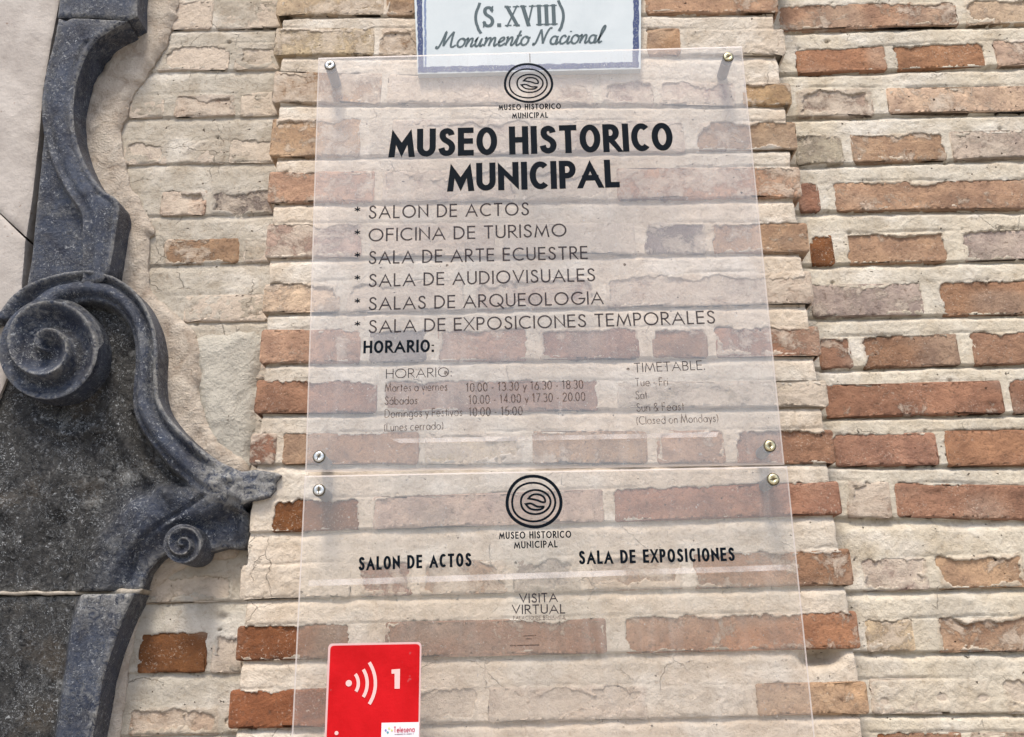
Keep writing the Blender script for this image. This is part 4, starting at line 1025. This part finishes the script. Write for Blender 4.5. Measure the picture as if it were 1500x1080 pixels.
for (a, b, c) in ((565, 1070, (.25, .25, .5)), (570, 1067, (.6, .65, .3)), (574, 1070, (.6, .6, .2)), (568, 1073, (.1, .35, .4))):
    dotdisc(a, b, .0014, YR - .0004, make_ink('logo_print', c), stk)
dotdisc(493, 1074, .0026, YR, PINK, stk)
T('CCESS', (502, 1077), (527, 1076), 6, stk, make_ink('pale_red_print', (.8, .38, .36)), wt=.18, track=.4)

# ------------------------------------------------------------------ ceramic plaque
YC = -0.012
plq = thing('ceramic_plaque', 'white glazed ceramic plaque with blue painted border reading (S. XVIII) Monumento Nacional', 'plaque', P(775, 105, YC))
prism('glazed_tile', [(600, -150), (940, -158), (938.5, 101), (612, 108.5)], YC, 0.012, [GLAZE], plq)
def polyfill(name, pts, y, mat, parent, depth):
    vs = [(*(lambda p: (p.x, y - depth, p.z))(P(a, b, y)),) for a, b in pts]
    return mesh_obj(name, vs, [tuple(range(len(pts) - 1, -1, -1))], mat, parent, smooth_=False)
def rag(pts, amp=.8, seed=1):
    r = random.Random(seed); out = []
    for i in range(len(pts)):
        a, b = pts[i], pts[(i + 1) % len(pts)]; n = max(1, int(math.hypot(b[0] - a[0], b[1] - a[1]) / 5))
        for k in range(n): out.append((a[0] + (b[0] - a[0]) * k / n + r.uniform(-amp, amp), a[1] + (b[1] - a[1]) * k / n + r.uniform(-amp, amp)))
    return out
polyfill('blue_border', rag([(608, -140), (616, -140), (620, 104), (613, 104)]), YC, BLUEP, plq, .0004)
polyfill('blue_border', rag([(929, -140), (936, -140), (935.5, 99), (927, 99)], .8, 2), YC, BLUEP, plq, .0004)
polyfill('blue_border', rag([(613, 98.5), (936, 91), (936, 99), (613, 107)], .7, 3), YC, BLUEP, plq, .0006)
polyfill('blue_border', rag([(620, -140), (623, -140), (625, 97), (622, 97)], .5, 4), YC, BLUEP2, plq, .0005)
# serif capitals for the date: thick uprights with slabs
SG = {'S': (.56, [(1.15, G['S'][1][0]), (.5, [(.47, .72), (.50, 1.0)]), (.5, [(.0, .28), (-.02, 0)])]),
      '.': (.1, [(1.3, [(.05, 0), (.05, .13)])]),
      'X': (.66, [(1.35, [(.08, 1), (.58, 0)]), (.6, [(.08, 0), (.58, 1)]), (.5, [(-.02, 1), (.2, 1)]), (.5, [(.46, 1), (.68, 1)]), (.5, [(-.02, 0), (.2, 0)]), (.5, [(.46, 0), (.68, 0)])]),
      'V': (.64, [(1.35, [(.06, 1), (.32, 0)]), (.6, [(.32, 0), (.58, 1)]), (.5, [(-.04, 1), (.18, 1)]), (.5, [(.48, 1), (.68, 1)])]),
      'I': (.16, [(1.25, [(.08, 0), (.08, 1)]), (.5, [(-.04, 1), (.20, 1)]), (.5, [(-.04, 0), (.20, 0)])]),
      '(': (.22, [(.95, arc(.55, .45, .55, .78, 128, 232, 12))]), ')': (.22, [(.95, arc(-.33, .45, .55, .78, 52, -52, 12))])}
T('(S. XVIII)', (697, 41), (826, 37), 31, plq, GREYP, wt=.125, track=.13, y=YC, glyphs=SG, space=.12)
def ssp(p, n=5): return sp(p, n)
SC = {'M': (1.15, [ssp([(-.12, .10), (-.14, -.02), (.0, -.02), (.12, .40), (.20, .92), (.24, .98)]), ssp([(.24, .98), (.26, .4), (.30, .08)]), ssp([(.30, .08), (.50, .6), (.72, .98)]), ssp([(.72, .98), (.74, .4), (.80, .06), (.96, .02), (1.1, .14)])]),
      'N': (.95, [ssp([(-.10, .12), (-.08, -.02), (.04, .1), (.12, .55), (.18, .95)]), ssp([(.18, .95), (.38, .45), (.52, .05)]), ssp([(.52, .05), (.58, .6), (.72, 1.0), (.88, 1.0)])]),
      'o': (.55, [arc(.26, .26, .23, .27, 80, 440, 18), ssp([(.28, .52), (.42, .44), (.58, .46)])]),
      'n': (.60, [ssp([(.02, .46), (.08, .52), (.10, .3), (.08, 0)]), ssp([(.08, .1), (.24, .46), (.38, .50), (.42, .3), (.40, .08), (.48, 0), (.62, .14)])]),
      'u': (.60, [ssp([(.0, .3), (.08, .50), (.06, .16), (.16, 0), (.30, .10), (.40, .5)]), ssp([(.40, .5), (.38, .12), (.46, 0), (.60, .14)])]),
      'm': (.92, [ssp([(.02, .46), (.08, .52), (.10, .3), (.08, 0)]), ssp([(.08, .1), (.22, .46), (.36, .50), (.40, .3), (.38, 0)]), ssp([(.38, .1), (.52, .46), (.66, .50), (.70, .3), (.70, .08), (.78, 0), (.92, .14)])]),
      'e': (.48, [ssp([(.0, .2), (.20, .26), (.36, .40), (.28, .52), (.12, .44), (.06, .22), (.14, .02), (.30, .02), (.50, .16)])]),
      't': (.40, [ssp([(.0, .14), (.16, .6), (.22, .92)]), ssp([(.22, .92), (.14, .3), (.18, .02), (.30, .02), (.42, .14)]), [(.04, .58), (.36, .62)]]),
      'a': (.60, [arc(.24, .24, .21, .25, 50, 380, 16), ssp([(.44, .50), (.40, .12), (.48, 0), (.62, .14)])]),
      'c': (.48, [ssp([(.38, .40), (.28, .52), (.12, .44), (.06, .22), (.14, .02), (.30, .02), (.50, .16)])]),
      'i': (.28, [ssp([(.0, .14), (.10, .50)]), ssp([(.10, .50), (.08, .1), (.16, 0), (.28, .14)]), [(.12, .72), (.14, .80)]]),
      'l': (.34, [ssp([(.0, .14), (.20, .6), (.30, .95), (.22, 1.06), (.12, .8), (.08, .2), (.14, 0), (.30, .1)])])}
T('Monumento Nacional', (642, 70), (882, 62.5), 23, plq, GREYP, wt=.115, track=-.115, y=YC, glyphs=SC, space=.42, slant=.28, clampcap=False)
line_px('glaze_crack', [(776, 78), (776.5, 92)], 1.4, YC, TUBED, plq, .0007)
